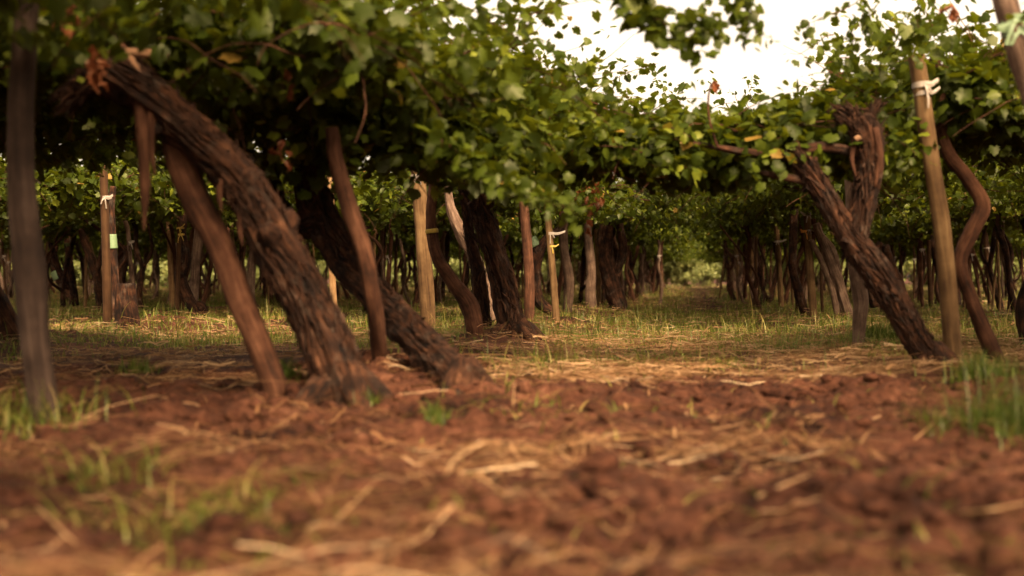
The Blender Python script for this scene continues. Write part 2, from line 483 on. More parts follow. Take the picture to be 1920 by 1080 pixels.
# ------------------------------------------------------------------ leaves
def leaf_template(k=17):
    """outline of a five-lobed vine leaf, petiole end at the origin, tip along +y, unit width"""
    half = [(0.0, 0.06), (0.16, -0.10), (0.34, -0.02), (0.40, 0.18), (0.50, 0.36), (0.36, 0.47), (0.34, 0.66), (0.16, 0.74), (0.0, 0.98)]
    if k <= 9: half = [(0.0, 0.05), (0.30, -0.06), (0.48, 0.34), (0.28, 0.62), (0.0, 0.95)]
    o = half + [(-x, y) for x, y in half[-2:0:-1]]
    o = np.array(o)
    z = -0.22 * (np.abs(o[:, 0]) ** 1.4) * 1.2 - 0.14 * o[:, 1] ** 2
    V = np.concatenate([[[0, 0.32, 0.035]], np.column_stack([o, z])])
    m = len(o)
    F = np.array([[0, 1 + i, 1 + (i + 1) % m] for i in range(m)])
    return V, F
LT_FINE, LT_FAR = leaf_template(17), leaf_template(9)

def place_leaves(pos, nrm, tipdir, size, tint, rng, tmpl, mi=0, crumple=0.0):
    TV, TF = tmpl
    N = len(pos)
    n = nrm / (np.linalg.norm(nrm, axis=1)[:, None] + 1e-9)
    t = tipdir - n * (tipdir * n).sum(1)[:, None]
    t /= np.linalg.norm(t, axis=1)[:, None] + 1e-9
    s = np.cross(t, n)
    curl = rng.uniform(0.3, 1.9, N)
    asp = rng.uniform(0.85, 1.12, N)
    loc = np.repeat(TV[None], N, 0).copy()
    loc[..., 2] *= curl[:, None]
    loc[..., 0] *= asp[:, None]
    loc += rng.normal(0, 0.035, loc.shape) * [1, 1, 0.8]
    if crumple:
        loc[..., 2] += rng.normal(0, crumple, loc.shape[:2]); loc[..., 0] *= rng.uniform(.25, .7, N)[:, None]
    V = pos[:, None] + size[:, None, None] * (loc[..., 0:1] * s[:, None] + loc[..., 1:2] * t[:, None] + loc[..., 2:3] * n[:, None])
    F = (TF[None] + (np.arange(N) * len(TV))[:, None, None]).reshape(-1, 3)
    tv = np.repeat(tint, len(TV))
    return part(V.reshape(-1, 3), F, None, tv, mi)

def canes(C, r, seed, mi):
    """thin three-sided shoots along many polylines C (S, L, 3)"""
    S, L, _ = C.shape
    T = np.gradient(C, axis=1)
    T /= np.linalg.norm(T, axis=2)[..., None] + 1e-9
    A = np.cross(T, [0.31, 0.2, 0.93]); A /= np.linalg.norm(A, axis=2)[..., None] + 1e-9
    B = np.cross(T, A)
    rad = r * np.linspace(1, .35, L)[None, :, None]
    rings = np.stack([C + rad * (math.cos(a) * A + math.sin(a) * B) for a in (0, 2.094, 4.189)], 2)
    V = rings.reshape(-1, 3)
    idx = np.arange(S * L * 3).reshape(S, L, 3)
    F = np.stack([idx[:, :-1], np.roll(idx[:, :-1], -1, 2), np.roll(idx[:, 1:], -1, 2), idx[:, 1:]], -1).reshape(-1, 4)
    bk = np.stack([V[:, 0] * .1, V[:, 1] * .1, V[:, 2]], 1)
    return part(V, F, bk, None, mi)

def shoots(rng, S, Ln, u0, v0, z0, out=0.55, up=(-.15, .9), droop=0.055, step=0.07, hu=None):
    """many arching shoots; returns nodes (S, Ln, 3) in (u, v, z)"""
    az = np.where(rng.random(S) < out, np.where(rng.random(S) < .5, 0, PI) + rng.normal(0, .5, S), rng.uniform(0, 2 * PI, S))
    if hu is not None: az = hu + rng.normal(0, .6, S)
    el = rng.uniform(up[0], up[1], S)
    d = np.stack([np.cos(az) * np.cos(el), np.sin(az) * np.cos(el), np.sin(el)], 1)
    p = np.stack([u0, v0, z0], 1)
    g = droop * rng.uniform(.2, 1.7, S)
    C = np.zeros((S, Ln, 3))
    for k in range(Ln):
        C[:, k] = p
        d = d + rng.normal(0, .10, (S, 3)); d[:, 2] -= g * (0.4 + 0.1 * k)
        d /= np.linalg.norm(d, axis=1)[:, None]
        p = p + d * step
    return C

def foliage(rng, C, size=(.07, .155), tmpl=LT_FINE, keep=None, zmin=1.25, pet=.075, bright=0.0):
    S, L, _ = C.shape
    T = np.gradient(C, axis=1)
    nodes = C.reshape(-1, 3); Tn = T.reshape(-1, 3)
    nodes = np.repeat(nodes, 2, 0); Tn = np.repeat(Tn, 2, 0)
    N = len(nodes)
    dirs = rng.normal(0, 1, (N, 3)); dirs[:, 2] += .25
    dirs -= Tn * (dirs * Tn).sum(1)[:, None] / ((Tn ** 2).sum(1)[:, None] + 1e-9)
    dirs /= np.linalg.norm(dirs, axis=1)[:, None]
    pos = nodes + dirs * pet * rng.uniform(.5, 1.4, N)[:, None]
    zm = zmin + .17 * vn(pos[:, 0] * 1.7, pos[:, 1] * 1.7, seed=47) + rng.uniform(-.05, .05, N)
    low = pos[:, 2] < zm
    pos[low, 2] = zm[low] + rng.uniform(0, .35, low.sum())
    sz = rng.uniform(size[0], size[1], N) * (1 - .45 * np.tile(np.repeat(np.linspace(0, 1, L), 2), S) ** 2)
    nrm = rng.normal(0, .62, (N, 3)) + dirs * .5; nrm[:, 2] += .65
    tip = dirs * .7 + rng.normal(0, .4, (N, 3)); tip[:, 2] -= .75
    sh = np.repeat(rng.normal(0, .13, S), L * 2)
    young = np.tile(np.repeat(np.linspace(0, 1, L), 2), S) ** 3 * .25
    tint = np.clip(rng.normal(.40 + bright, .16, N) + sh + young, 0, .96)
    tint[rng.random(N) < .008] = 1.0
    m = np.ones(N, bool) if keep is None else keep(pos)
    return pos[m], nrm[m], tip[m], sz[m], tint[m]

def in_gap(p):
    """the strip above the near aisle that the pickers keep open to the sky"""
    u, v = xy2uv(p[:, 0], p[:, 1])
    e = 0.28 * vn(p[:, 0] * 2.2, p[:, 1] * 2.2, p[:, 2] * 2.2, seed=41) + 0.2 * vn(p[:, 0] * 6, p[:, 1] * 6, p[:, 2] * 6, seed=42)
    wl = -0.60 + e + .35 * sstep(8.3, 10, v); wr = 0.92 + e * 1.2
    close = sstep(11.5, 15.5, v)
    wl = wl + close * 1.5; wr = wr - close * 1.6
    g = (u > wl) & (u < wr) & (v < 15.8) & (p[:, 2] > 0.9)
    g |= (v > 11.8) & (v < 18) & (np.abs(u + .85) < .30 + e * .5) & (p[:, 2] > 1.62)      # thin spots where last year's canes were cut out
    g |= (v > 8.5) & (v < 12) & (np.abs(u + .53) < .22 + e * .3) & (p[:, 2] < 1.74)
    g |= (v > 9.5) & (v < 18.5) & (np.abs(u + .253 * v) < .26 + e * .5) & (p[:, 2] > .55 + .082 * v)
    return g

def to_world(C):
    x, y = uv2xy(C[..., 0], C[..., 1])
    return np.stack([x, y, C[..., 2]], -1)

def near_crown(seed, u0, v0, hu, hv, S, z=1.62, zmin=1.25, ymin=4.5, Ln=15, extra=None, size=(.055, .128), bright=0.0, up=(-.15, .9), gap=True):
    """foliage of one near vine, world coordinates"""
    rng = np.random.default_rng(seed)
    S = int(S * 1.3)
    us = u0 + rng.uniform(-1, 1, S) * hu * .75
    vs = v0 + rng.uniform(-1, 1, S) * hv
    C = to_world(shoots(rng, S, Ln, us, vs, z + rng.normal(0, .07, S), up=up))
    if extra is not None: C = np.concatenate([C, extra])
    ok = (~in_gap(C[:, Ln // 2]) | (not gap)) & (C[:, 0, 1] > ymin)
    C = C[ok]
    keep = lambda p: (~in_gap(p) | (not gap)) & (p[:, 1] > ymin - .1) & ((p[:, 1] > 4.3) | (p[:, 2] > 1.5))
    L = foliage(rng, C, keep=keep, zmin=zmin, size=size, bright=bright)
    return [place_leaves(*L, rng, LT_FINE, 0), canes(C[::2], .006, seed, 1)]

def hanging_shoot(rng, pts, every=.055, size=(.08, .13), n_side=2, spread=.06):
    """one leafy shoot along a world polyline"""
    L = np.linalg.norm(np.diff(np.asarray(pts), axis=0), axis=1).sum()
    n = max(6, int(L / every))
    C = catmull(pts, n)[None]
    C = C + rng.normal(0, .01, C.shape)
    N = n * n_side
    nodes = np.repeat(C[0], n_side, 0)
    dirs = rng.normal(0, 1, (N, 3)); dirs /= np.linalg.norm(dirs, axis=1)[:, None]
    pos = nodes + dirs * spread * rng.uniform(.5, 1.3, N)[:, None]
    sz = rng.uniform(*size, N) * np.repeat(np.linspace(1, .55, n), n_side)
    nrm = rng.normal(0, .6, (N, 3)); nrm[:, 2] += .5; nrm[:, 1] -= .3
    tip = dirs + rng.normal(0, .3, (N, 3)); tip[:, 2] -= .8
    tint = np.clip(rng.normal(.5, .14, N), 0, .95)
    return [place_leaves(pos, nrm, tip, sz, tint, rng, LT_FINE, 0), canes(C, .005, 1, 1)]

def dead_cluster(rng, spots, spread=.03, n=5, size=(.05, .10)):
    pos = np.concatenate([np.asarray(s) + rng.normal(0, spread, (n, 3)) for s in spots])
    N = len(pos)
    nrm = rng.normal(0, 1, (N, 3)); nrm[:, 1] -= .6
    tip = rng.normal(0, .35, (N, 3)); tip[:, 2] -= 1
    return [place_leaves(pos, nrm, tip, rng.uniform(*size, N), rng.uniform(.1, .9, N), rng, LT_FINE, 0, crumple=.12)]

# ------------------------------------------------------------------ near vines, placed where their trunks meet the soil
def near_vine(label, stems, mat=BARK, group=None, crown=None, seed=0, d=None, lump=.14, ridge=.14, fine=.05, seg=40, step=.018, name='grapevine', hang=None, dead=None, bark_strips=None, bands=None, stubs=None, gx=None, wscale=.80, flake=0):
    """stems: list of (pixel path from the ground up, widths in pixels); returns the thing and its distance"""
    x0, y0 = stems[0][0][0][:2]
    if d is None: d = ground_px(x0, y0)
    base = P(x0, y0, d)
    if gx is not None: base = np.array([gx, d, float(ground_h(gx, d))])
    root = link(name, None, loc=tuple(base))
    tag(root, label, 'grapevine', group)
    pr = []
    for i, st in enumerate(stems):
        path, wd = list(st[0]), list(st[1])
        if i == 0:
            (xa, ya), (xb, yb) = path[0][:2], path[1][:2]
            path = [(xa + (xa - xb) * .12, ya + 34)] + path
            wd = [wd[0] * 1.45] + wd
        kw = dict(seg=seg, step=step, lump=lump, ridge=ridge, fine=fine, seed=seed + i * 7)
        if len(st) > 2: kw.update(st[2])
        pr.append(px_stem(path, d, np.asarray(wd) * wscale, **kw))
        if flake and i < 6: pr.append(flakes(pr[-1], int(flake / (1 + i)), seed * 31 + i))
    if flake:
        rg = np.random.default_rng(seed * 13 + 5)
        C, rr, T, A, B = pr[0]['frame']
        for k in range(9):                                   # pruning scars and knots
            i = int(rg.integers(len(C) // 5, len(C) - 3)); th = rg.uniform(0, 6.28)
            nr = math.cos(th) * A[i] + math.sin(th) * B[i]
            q = rr[i] * rg.uniform(.28, .5)
            pr.append(tube([C[i] + nr * rr[i] * .55, C[i] + nr * rr[i] * .95, C[i] + nr * (rr[i] + rg.uniform(.01, .05)) + T[i] * rg.uniform(-.02, .04)], [q * 1.5, q * 1.15, q * .7], seg=20, step=.008, lump=.3, ridge=.15, fine=.12, seed=seed + k))
        for k in range(5):                                   # root flare
            th = 2 * PI * k / 5 + rg.uniform(-.4, .4); q = rr[1]
            o = np.array([math.cos(th), math.sin(th), 0]); c = np.array([C[2][0], C[2][1], base[2]])
            pr.append(tube([c + [0, 0, .10], c + o * q * .85 + [0, 0, .02], c + o * (q * 1.25 + .05) + [0, 0, -.06]], [q * .5, q * .38, q * .2], seg=18, step=.012, lump=.25, ridge=.15, fine=.08, seed=seed + 40 + k))
    link('trunk', build_mesh('trunk', shift(pr, base), [mat]), root)
    if bark_strips:
        for j, (path, wd) in enumerate(bark_strips):
            p = px_stem(path, d - .06, wd, seg=10, step=.03, lump=.3, ridge=.2, seed=seed + 50 + j)
            link('bark_strip', build_mesh('bark_strip', shift([p], base), [BARK_RED]), root)
    if stubs:
        for j, (path, wd) in enumerate(stubs):
            p = px_stem(path, d - .05, wd, seg=12, step=.03, lump=.04, ridge=.04, seed=seed + 70 + j, round_end=False)
            link('broken_stub', build_mesh('broken_stub', shift([p], base), [CUTWOOD]), root)
    if bands:
        for j, (path, wd, m) in enumerate(bands):
            p = px_stem(path, d, wd, seg=18, step=.01, lump=.05, ridge=.0, seed=seed + 80 + j, round_end=False)
            link('plastic_band', build_mesh('plastic_band', shift([p], base), [m]), root)
    if crown:
        cr = []
        for j, cw in enumerate(crown if isinstance(crown, list) else [crown]): cr += near_crown(seed + 100 + 11 * j, **cw)
        link('crown', build_mesh('crown', shift(cr, base), [LEAF, BARK_RED]), root)
    if hang:
        rg = np.random.default_rng(seed + 300)
        for pts, kw in hang:
            h = hanging_shoot(rg, [P(*q) for q in pts], **kw)
            link('hanging_shoot', build_mesh('hanging_shoot', shift(h, base), [LEAF, BARK_RED]), root)
    if dead:
        rg = np.random.default_rng(seed + 400)
        for spots, kw in dead:
            h = dead_cluster(rg, [P(*q) for q in spots], **kw)
            link('dead_leaves', build_mesh('dead_leaves', shift(h, base), [DEADLEAF]), root)
    return root, d

vA, dA = near_vine("thickest shaggy grapevine trunk, leaning steeply up to a broken head with hanging bark",
    [([(640, 742), (614, 650), (567, 550), (522, 470), (489, 400), (438, 325), (350, 243), (270, 172), (200, 118)], [104, 92, 88, 92, 86, 80, 68, 76, 80]),
     ([(232, 165), (180, 150), (120, 190)], [60, 46, 36], dict(seg=20))],
    crown=dict(u0=-2.9, v0=6.5, hu=1.9, hv=1.0, S=165, zmin=1.42, ymin=5.75), seed=1, ridge=.16, fine=.10, lump=.18, step=.010, seg=110, flake=900, wscale=.95,
    bark_strips=[([(262, 160), (268, 250), (272, 340), (270, 432)], [22, 26, 20, 6]), ([(285, 190), (282, 260), (290, 330)], [14, 16, 5]),
                 ([(420, 330), (412, 365), (416, 398)], [20, 16, 4]), ([(455, 395), (450, 430), (455, 460)], [14, 10, 3])],
    stubs=[([(235, 98), (270, 100), (314, 106)], [16, 18, 20]), ([(240, 97), (250, 118), (264, 138)], [12, 14, 14])],
    dead=[([(180, 95, 5.35), (184, 118, 5.35), (178, 135, 5.35)], dict(n=4, size=(.06, .10), spread=.02)),
          ([(125, 15, 5.5), (110, -10, 5.5), (135, 35, 5.5)], dict(n=5, size=(.06, .11)))])

vB, dB = near_vine("dark twisted grapevine trunk bent like an elbow behind the thick shaggy trunk",
    [([(862, 722), (806, 662, .5), (742, 592, 1.1), (668, 512, 1.6), (618, 440, 1.8), (588, 380, 1.9), (580, 310, 1.9), (572, 250, 1.9), (560, 170, 1.9)], [66, 74, 78, 84, 92, 84, 74, 76, 60]),
     ([(600, 420, 1.8), (540, 415, 1.9), (505, 330, 1.9), (520, 250, 1.9), (560, 170, 1.9)], [60, 60, 52, 40, 36]),
     ([(575, 270, 1.9), (535, 225, 1.5), (470, 190, 1.9)], [64, 50, 34])],
    crown=[dict(u0=-2.3, v0=7.5, hu=1.7, hv=1.3, S=190, zmin=1.2, ymin=6.4), dict(u0=-1.6, v0=7.0, hu=.55, hv=.4, S=60, z=1.42, zmin=1.06, up=(-.7, .3), Ln=11)], seed=2, step=.012, seg=80, flake=450, wscale=.88, fine=.09, lump=.18,
    dead=[([(535, 110, 6.2), (540, 160, 6.2), (520, 270, 6.3), (525, 300, 6.3)], dict(n=4, size=(.05, .08))),
          ([(1050, 395, 15.0)], dict(n=1, size=(.04, .05)))])

vC, dC = near_vine("upright shaggy grapevine trunk with a cut stub, at the grassy aisle's left edge",
    [([(965, 628), (951, 560), (936, 506), (906, 405), (886, 345), (852, 297), (820, 252)], [64, 56, 52, 52, 54, 50, 42]),
     ([(908, 612, .3), (899, 540, .3), (894, 500, .3), (880, 440, .3), (872, 385, .3), (866, 340, .3)], [34, 36, 30, 22, 18, 16]),
     ([(905, 420), (890, 385), (874, 358)], [34, 28, 22])],
    crown=dict(u0=-1.3, v0=10.0, hu=1.3, hv=1.3, S=180, zmin=1.28), seed=3, flake=450, step=.016, seg=48, ridge=.10, lump=.2, fine=.09,
    stubs=[([(884, 345), (886, 356), (890, 366)], [8, 9, 10]), ([(845, 350), (862, 344), (884, 336)], [6, 6, 5])],
    hang=[([(822, 262, 6.0), (900, 315, 5.95), (980, 355, 5.85), (1080, 402, 5.7)], dict(every=.018, n_side=4, size=(.06, .10), spread=.05))],
    dead=[([(1112, 325, 8.6), (1108, 345, 8.6), (1094, 362, 8.6), (1120, 375, 8.6), (1105, 390, 8.6), (1100, 425, 8.6), (1118, 300, 8.6)], dict(n=4, size=(.045, .075), spread=.02))])

near_vine("slender reddish grapevine trunk curving away from the tallest yellow post",
    [([(892, 628), (880, 572), (850, 530), (822, 488), (810, 440), (808, 390), (815, 330), (812, 270)], [40, 40, 34, 30, 26, 24, 24, 20])],
    mat=BARK_RED, seed=4, seg=28, lump=.1, ridge=.08, fine=.03,
    bands=[([(809, 430), (810, 437)], [25, 25], TIE_YELLOW)])
near_vine("pale peeling grapevine trunk half hidden behind the upright shaggy trunk",
    [([(918, 566), (902, 520), (888, 480), (862, 430), (846, 392), (840, 350)], [30, 32, 32, 30, 22, 16])],
    mat=BARK_GREY, seed=5, d=14.2, seg=28, crown=dict(u0=-3.6, v0=15.6, hu=1.9, hv=1.4, S=110, zmin=1.3))
near_vine("grapevine with a pale green band, leaning between the reddish prop and the short yellow post",
    [([(1040, 592), (1012, 565), (1003, 520), (1008, 480), (1025, 450), (1050, 430), (1060, 400)], [22, 26, 26, 24, 20, 18, 14]),
     ([(1010, 478), (1000, 460), (985, 430), (978, 395)], [24, 20, 18, 14])],
    seed=6, seg=28, lump=.2, bands=[([(1003, 462), (995, 447)], [23, 22], TIE_GREEN)], d=16.0,
    crown=dict(u0=-1.6, v0=16.2, hu=1.7, hv=1.7, S=170, zmin=1.35))

# right of the aisle
vR, dR = near_vine("forked grapevine trunk with a ragged dead head, right of the grassy aisle",
    [([(1748, 684), (1716, 630), (1682, 572), (1645, 515), (1608, 465), (1582, 428), (1548, 372), (1512, 315), (1488, 285)], [60, 58, 60, 66, 60, 50, 46, 46, 44]),
     ([(1602, 470), (1606, 430), (1618, 370), (1628, 310), (1624, 255), (1612, 222)], [44, 46, 48, 54, 60, 48], dict(lump=.3, fine=.18)),
     ([(1622, 262), (1600, 236), (1578, 226)], [36, 26, 12], dict(lump=.4, fine=.2, seg=24)),
     ([(1612, 240), (1598, 212), (1570, 206)], [22, 14, 5], dict(lump=.3, seg=12)), ([(1620, 245), (1632, 215), (1640, 205)], [24, 16, 6], dict(lump=.3, seg=12)), ([(1628, 300), (1645, 270), (1648, 240)], [20, 16, 8], dict(lump=.3, seg=12)),
     ([(1500, 292), (1440, 290), (1380, 282), (1300, 268)], [34, 22, 17, 10], dict(seg=16)),
     ([(1520, 340), (1460, 330), (1425, 322)], [20, 14, 9], dict(seg=14)),
     ([(1490, 290), (1540, 275), (1600, 285)], [34, 26, 20], dict(seg=14))],
    crown=[dict(u0=2.4, v0=9.4, hu=1.5, hv=1.3, S=170, zmin=1.33), dict(u0=.1, v0=7.82, hu=1.05, hv=.24, S=210, z=1.34, zmin=1.18, up=(-.3, .3), gap=False, Ln=9, size=(.07, .12))], seed=8, step=.012, seg=72, flake=600,
    stubs=[([(1622, 262), (1611, 258), (1604, 262)], [10, 12, 11])],
    bark_strips=[([(1345, 275), (1330, 225), (1328, 185), (1333, 158)], [4, 4, 3.5, 3]), ([(1640, 240), (1648, 290), (1640, 350)], [16, 18, 6]), ([(1600, 270), (1596, 300), (1604, 330)], [12, 12, 5])],
    dead=[([(1580, 240, 8.1), (1650, 230, 8.1), (1645, 290, 8.1), (1650, 330, 8.1)], dict(n=4, size=(.04, .08), spread=.03)),
          ([(1468, 298, 7.7)], dict(n=5, size=(.04, .07), spread=.02)), ([(1333, 155, 7.7)], dict(n=2, size=(.07, .09), spread=.008)), ([(1790, 15, 6.4)], dict(n=4, size=(.05, .09)))],
    hang=[([(1560, 60, 7.6), (1525, 85, 7.5), (1480, 105, 7.4)], dict(every=.06, size=(.05, .09), n_side=2, spread=.04)),
          ([(1590, 110, 7.8), (1550, 118, 7.8), (1502, 118, 7.7)], dict(every=.05, size=(.05, .09), n_side=2, spread=.04)),
          ([(1620, 190, 8.4), (1560, 170, 8.5), (1500, 155, 8.5)], dict(every=.06, size=(.05, .09), n_side=2, spread=.05)),
          ([(1395, 235, 12.5), (1404, 190, 12.5), (1410, 140, 12.5)], dict(every=.035, size=(.07, .11), n_side=3, spread=.06)),
          ([(1392, 215, 12.5), (1378, 180, 12.5), (1365, 165, 12.5)], dict(every=.07, size=(.04, .07), n_side=1, spread=.03)),
          ([(1650, -40, 6.8), (1590, 15, 6.8), (1530, 40, 6.8), (1505, 85, 6.8)], dict(every=.035, size=(.05, .09), n_side=2, spread=.05)),
          ([(1600, 130, 8.6), (1545, 160, 8.6), (1500, 215, 8.7)], dict(every=.03, size=(.05, .09), n_side=3, spread=.06)),
          ([(1270, 250, 12.0), (1258, 195, 12.0), (1235, 150, 12.0)], dict(every=.035, size=(.06, .10), n_side=3, spread=.07)),
          ([(1640, 20, 7.0), (1600, 60, 7.0), (1580, 140, 7.2)], dict(every=.04, size=(.07, .11), n_side=3, spread=.07)),
          ([(1735, -20, 7.3), (1722, 50, 7.25), (1712, 125, 7.2)], dict(every=.035, size=(.07, .11), n_side=3, spread=.08)),
          ([(1700, 40, 7.2), (1660, 100, 7.2), (1640, 190, 7.4)], dict(every=.04, size=(.07, .11), n_side=3, spread=.08))])

near_vine("thin wavy brown grapevine trunk winding up beside the leaning yellow post on the right",
    [([(1872, 690), (1846, 620), (1816, 550), (1800, 490), (1820, 438), (1842, 385), (1815, 335), (1778, 285), (1762, 230), (1758, 160), (1750, 90)], [42, 36, 33, 33, 36, 36, 32, 30, 28, 28, 24])],
    seed=9, mat=BARK_RED, seg=28, lump=.12, ridge=.08, fine=.03,
    crown=dict(u0=2.7, v0=8.6, hu=1.7, hv=.8, S=240, zmin=1.55, ymin=7.6))

# vines whose trunks stand just outside the picture but whose crowns hang into it, save the added one beside the camera
near_vine("dark root-like grapevine base at the picture's left edge, behind the blurred prop",
    [([(28, 640), (8, 600), (-14, 555), (-60, 480), (-120, 400), (-160, 280)], [54, 52, 50, 48, 44, 40])],
    seed=11, crown=dict(u0=-5.4, v0=8.2, hu=2.0, hv=.9, S=200, zmin=1.3))
near_vine("grapevine hanging dark leaves into the top left corner of the picture",
    [([(-220, 700), (-240, 560), (-200, 380), (-230, 200)], [80, 70, 70, 60])],
    seed=12, crown=[dict(u0=-5.0, v0=6.4, hu=1.9, hv=1.6, S=180, zmin=1.35), dict(u0=-3.0, v0=4.4, hu=2.2, hv=1.6, S=150, zmin=1.5, ymin=2.4, z=1.72)])
near_vine("unseen grapevine added beside the camera, its crown shading the nearest soil",
    [([(-1400, 1500), (-1420, 1000), (-1380, 400), (-1400, -300)], [150, 140, 130, 120])], d=1.6,
    seed=24, crown=dict(u0=-.4, v0=1.2, hu=2.4, hv=1.2, S=120, zmin=1.5, ymin=-1.5, z=1.75))  # out-of-view vine, added so its crown dims the nearest soil
near_vine("grapevine hanging leaves into the top right corner of the picture",
    [([(2150, 760), (2120, 560), (2160, 330), (2120, 150)], [70, 64, 60, 50])],
    seed=13, crown=[dict(u0=3.3, v0=6.4, hu=1.3, hv=1.0, S=170, zmin=1.58), dict(u0=3.4, v0=4.2, hu=1.6, hv=1.5, S=170, zmin=1.5, ymin=2.0, z=1.72)],
    hang=[([(1180, -40, 5.9), (1190, 10, 5.9), (1240, 40, 5.85), (1290, 68, 5.8), (1325, 55, 5.8), (1335, 15, 5.8)], dict(every=.018, n_side=5, size=(.07, .11), spread=.075)),
          ([(1400, -30, 5.9), (1398, 25, 5.9), (1405, 75, 5.9)], dict(every=.02, n_side=4, size=(.06, .10), spread=.055)),
          ([(1395, 30, 5.9), (1425, 70, 5.9), (1448, 62, 5.9)], dict(every=.03, n_side=2, size=(.04, .07), spread=.025))])
near_vine("grapevine with a green band on a thin stem, beside the brown post and cut stump",
    [([(210, 613), (216, 540), (212, 470), (208, 400), (212, 350)], [18, 18, 17, 16, 14])], d=13.8,
    seed=14, seg=24, bands=[([(211, 466), (209, 440)], [20, 19], TIE_GREEN)],
    crown=dict(u0=-7.4, v0=14.6, hu=2.0, hv=1.3, S=200, zmin=1.3, bright=.03))
near_vine("twisted grapevine trunk wearing a yellow ribbon, behind the dark leaning prop",
    [([(366, 588), (352, 560), (338, 520), (346, 485), (342, 440), (346, 400)], [26, 28, 28, 28, 22, 18]), ([(362, 580), (376, 572), (388, 590)], [20, 18, 14])], d=17.2,
    seed=15, seg=24, lump=.2, crown=dict(u0=-4.9, v0=16.8, hu=1.9, hv=2.2, S=190, zmin=1.32, bright=.03))
near_vine("leaning grapevine trunk with a bright pale green band near its foot",
    [([(136, 568), (120, 540), (106, 512), (92, 480)], [26, 24, 22, 20])], seed=16, seg=24, bands=[([(113, 522), (106, 508)], [25, 25], TIE_GREEN)])
near_vine("double-stemmed dark grapevine trunk, deep between the blurred prop and brown post",
    [([(138, 545), (132, 500), (126, 450), (120, 412)], [16, 15, 14, 13]), ([(128, 540), (108, 500), (96, 460), (92, 425)], [18, 16, 14, 12])], seed=17, seg=20, d=24.0)
near_vine("gnarled grapevine trunk bending right below the white cloth tie, left of the brown post",
    [([(188, 565), (182, 520), (172, 490), (160, 460), (152, 430)], [22, 22, 20, 18, 15]), ([(180, 510), (190, 480), (196, 450)], [16, 14, 12])], seed=18, seg=20, d=22.0)
near_vine("thick dark grapevine trunk nearest the leaf tunnel on its left side",
    [([(1160, 575), (1150, 540), (1140, 500), (1136, 450), (1142, 400)], [42, 36, 34, 38, 34]), ([(1150, 520), (1168, 470), (1160, 420)], [18, 18, 16])], seed=19, seg=28, d=20.5, lump=.2,
    crown=dict(u0=-1.4, v0=20.6, hu=1.7, hv=1.8, S=160, zmin=1.4))
near_vine("tangled grapevine trunk with pale crooked arms, right behind the yellow post with white tie",
    [([(1590, 600), (1575, 540), (1560, 500), (1545, 460), (1530, 420)], [30, 28, 24, 22, 18]), ([(1570, 590), (1560, 540), (1535, 480), (1520, 450)], [16, 15, 13, 12]),
     ([(1582, 560), (1572, 510), (1562, 470), (1540, 440)], [14, 14, 13, 12])], mat=BARK_GREY, seed=20, seg=22, d=16.4, lump=.2,
    crown=dict(u0=1.6, v0=14.4, hu=1.6, hv=2.0, S=170, zmin=1.35))
near_vine("brown grapevine trunk rising straight left of the yellow post with white tie",
    [([(1512, 596), (1498, 550), (1486, 500), (1488, 440), (1490, 380), (1492, 340)], [22, 20, 18, 18, 18, 16])], seed=21, seg=22, d=17.4,
    crown=dict(u0=1.4, v0=17.4, hu=1.7, hv=1.6, S=160, zmin=1.38))
near_vine("crooked dark grapevine trunk just right of the wavy trunk, in shade",
    [([(1925, 650), (1915, 600), (1918, 560), (1935, 500), (1930, 430)], [26, 24, 24, 24, 20])], seed=22, seg=22,
    crown=dict(u0=4.6, v0=10.6, hu=1.9, hv=2.4, S=220, zmin=1.3))
near_vine("dark grapevine with a white scrap of cloth hanging, deep behind the forked trunk",
    [([(1700, 585), (1690, 540), (1672, 500), (1660, 460)], [24, 22, 22, 18]), ([(1640, 575), (1632, 530), (1640, 480), (1650, 455)], [22, 20, 18, 16])], seed=23, seg=22, d=17.8,
    crown=dict(u0=4.6, v0=15.6, hu=1.9, hv=2.4, S=210, zmin=1.32))

# ------------------------------------------------------------------ posts, props and stakes
def pole(name, label, cat, path, widths, mat, group=None, ties=(), d=None, seed=0, seg=20, lump=.04, ridge=.03, fine=0.0, sink=24, knots=True):
    x0, y0 = path[0][:2]
    if d is None: d = ground_px(x0, y0)
    base = P(x0, y0, d)
    path = [(x0 + (x0 - path[1][0]) * .1, y0 + sink)] + list(path)
    widths = [widths[0]] + list(widths)
    p = px_stem(path, d, widths, seg=seg, step=.025, lump=lump, ridge=ridge, fine=fine, seed=seed, twist=.15, round_end=False)
    me = build_mesh(name, shift([p], base), [mat])
    if ties:
        root = link(name, None, loc=tuple(base))
        link('pole', me, root)
        for k, (tx, ty, r, wdt, m, lk) in enumerate(ties):
            c = P(tx, ty, d) - base
            l = None if lk is None else P(lk[0], lk[1], d - .02) - base
            t = tie_parts(c, r * d / FPX, wdt, l, seed=seed + k)
            link('ribbon_tie', build_mesh('ribbon_tie', t, [m], smooth=False), root)
    else:
        root = link(name, me, loc=tuple(base))
    tag(root, label, cat, group)
    return root

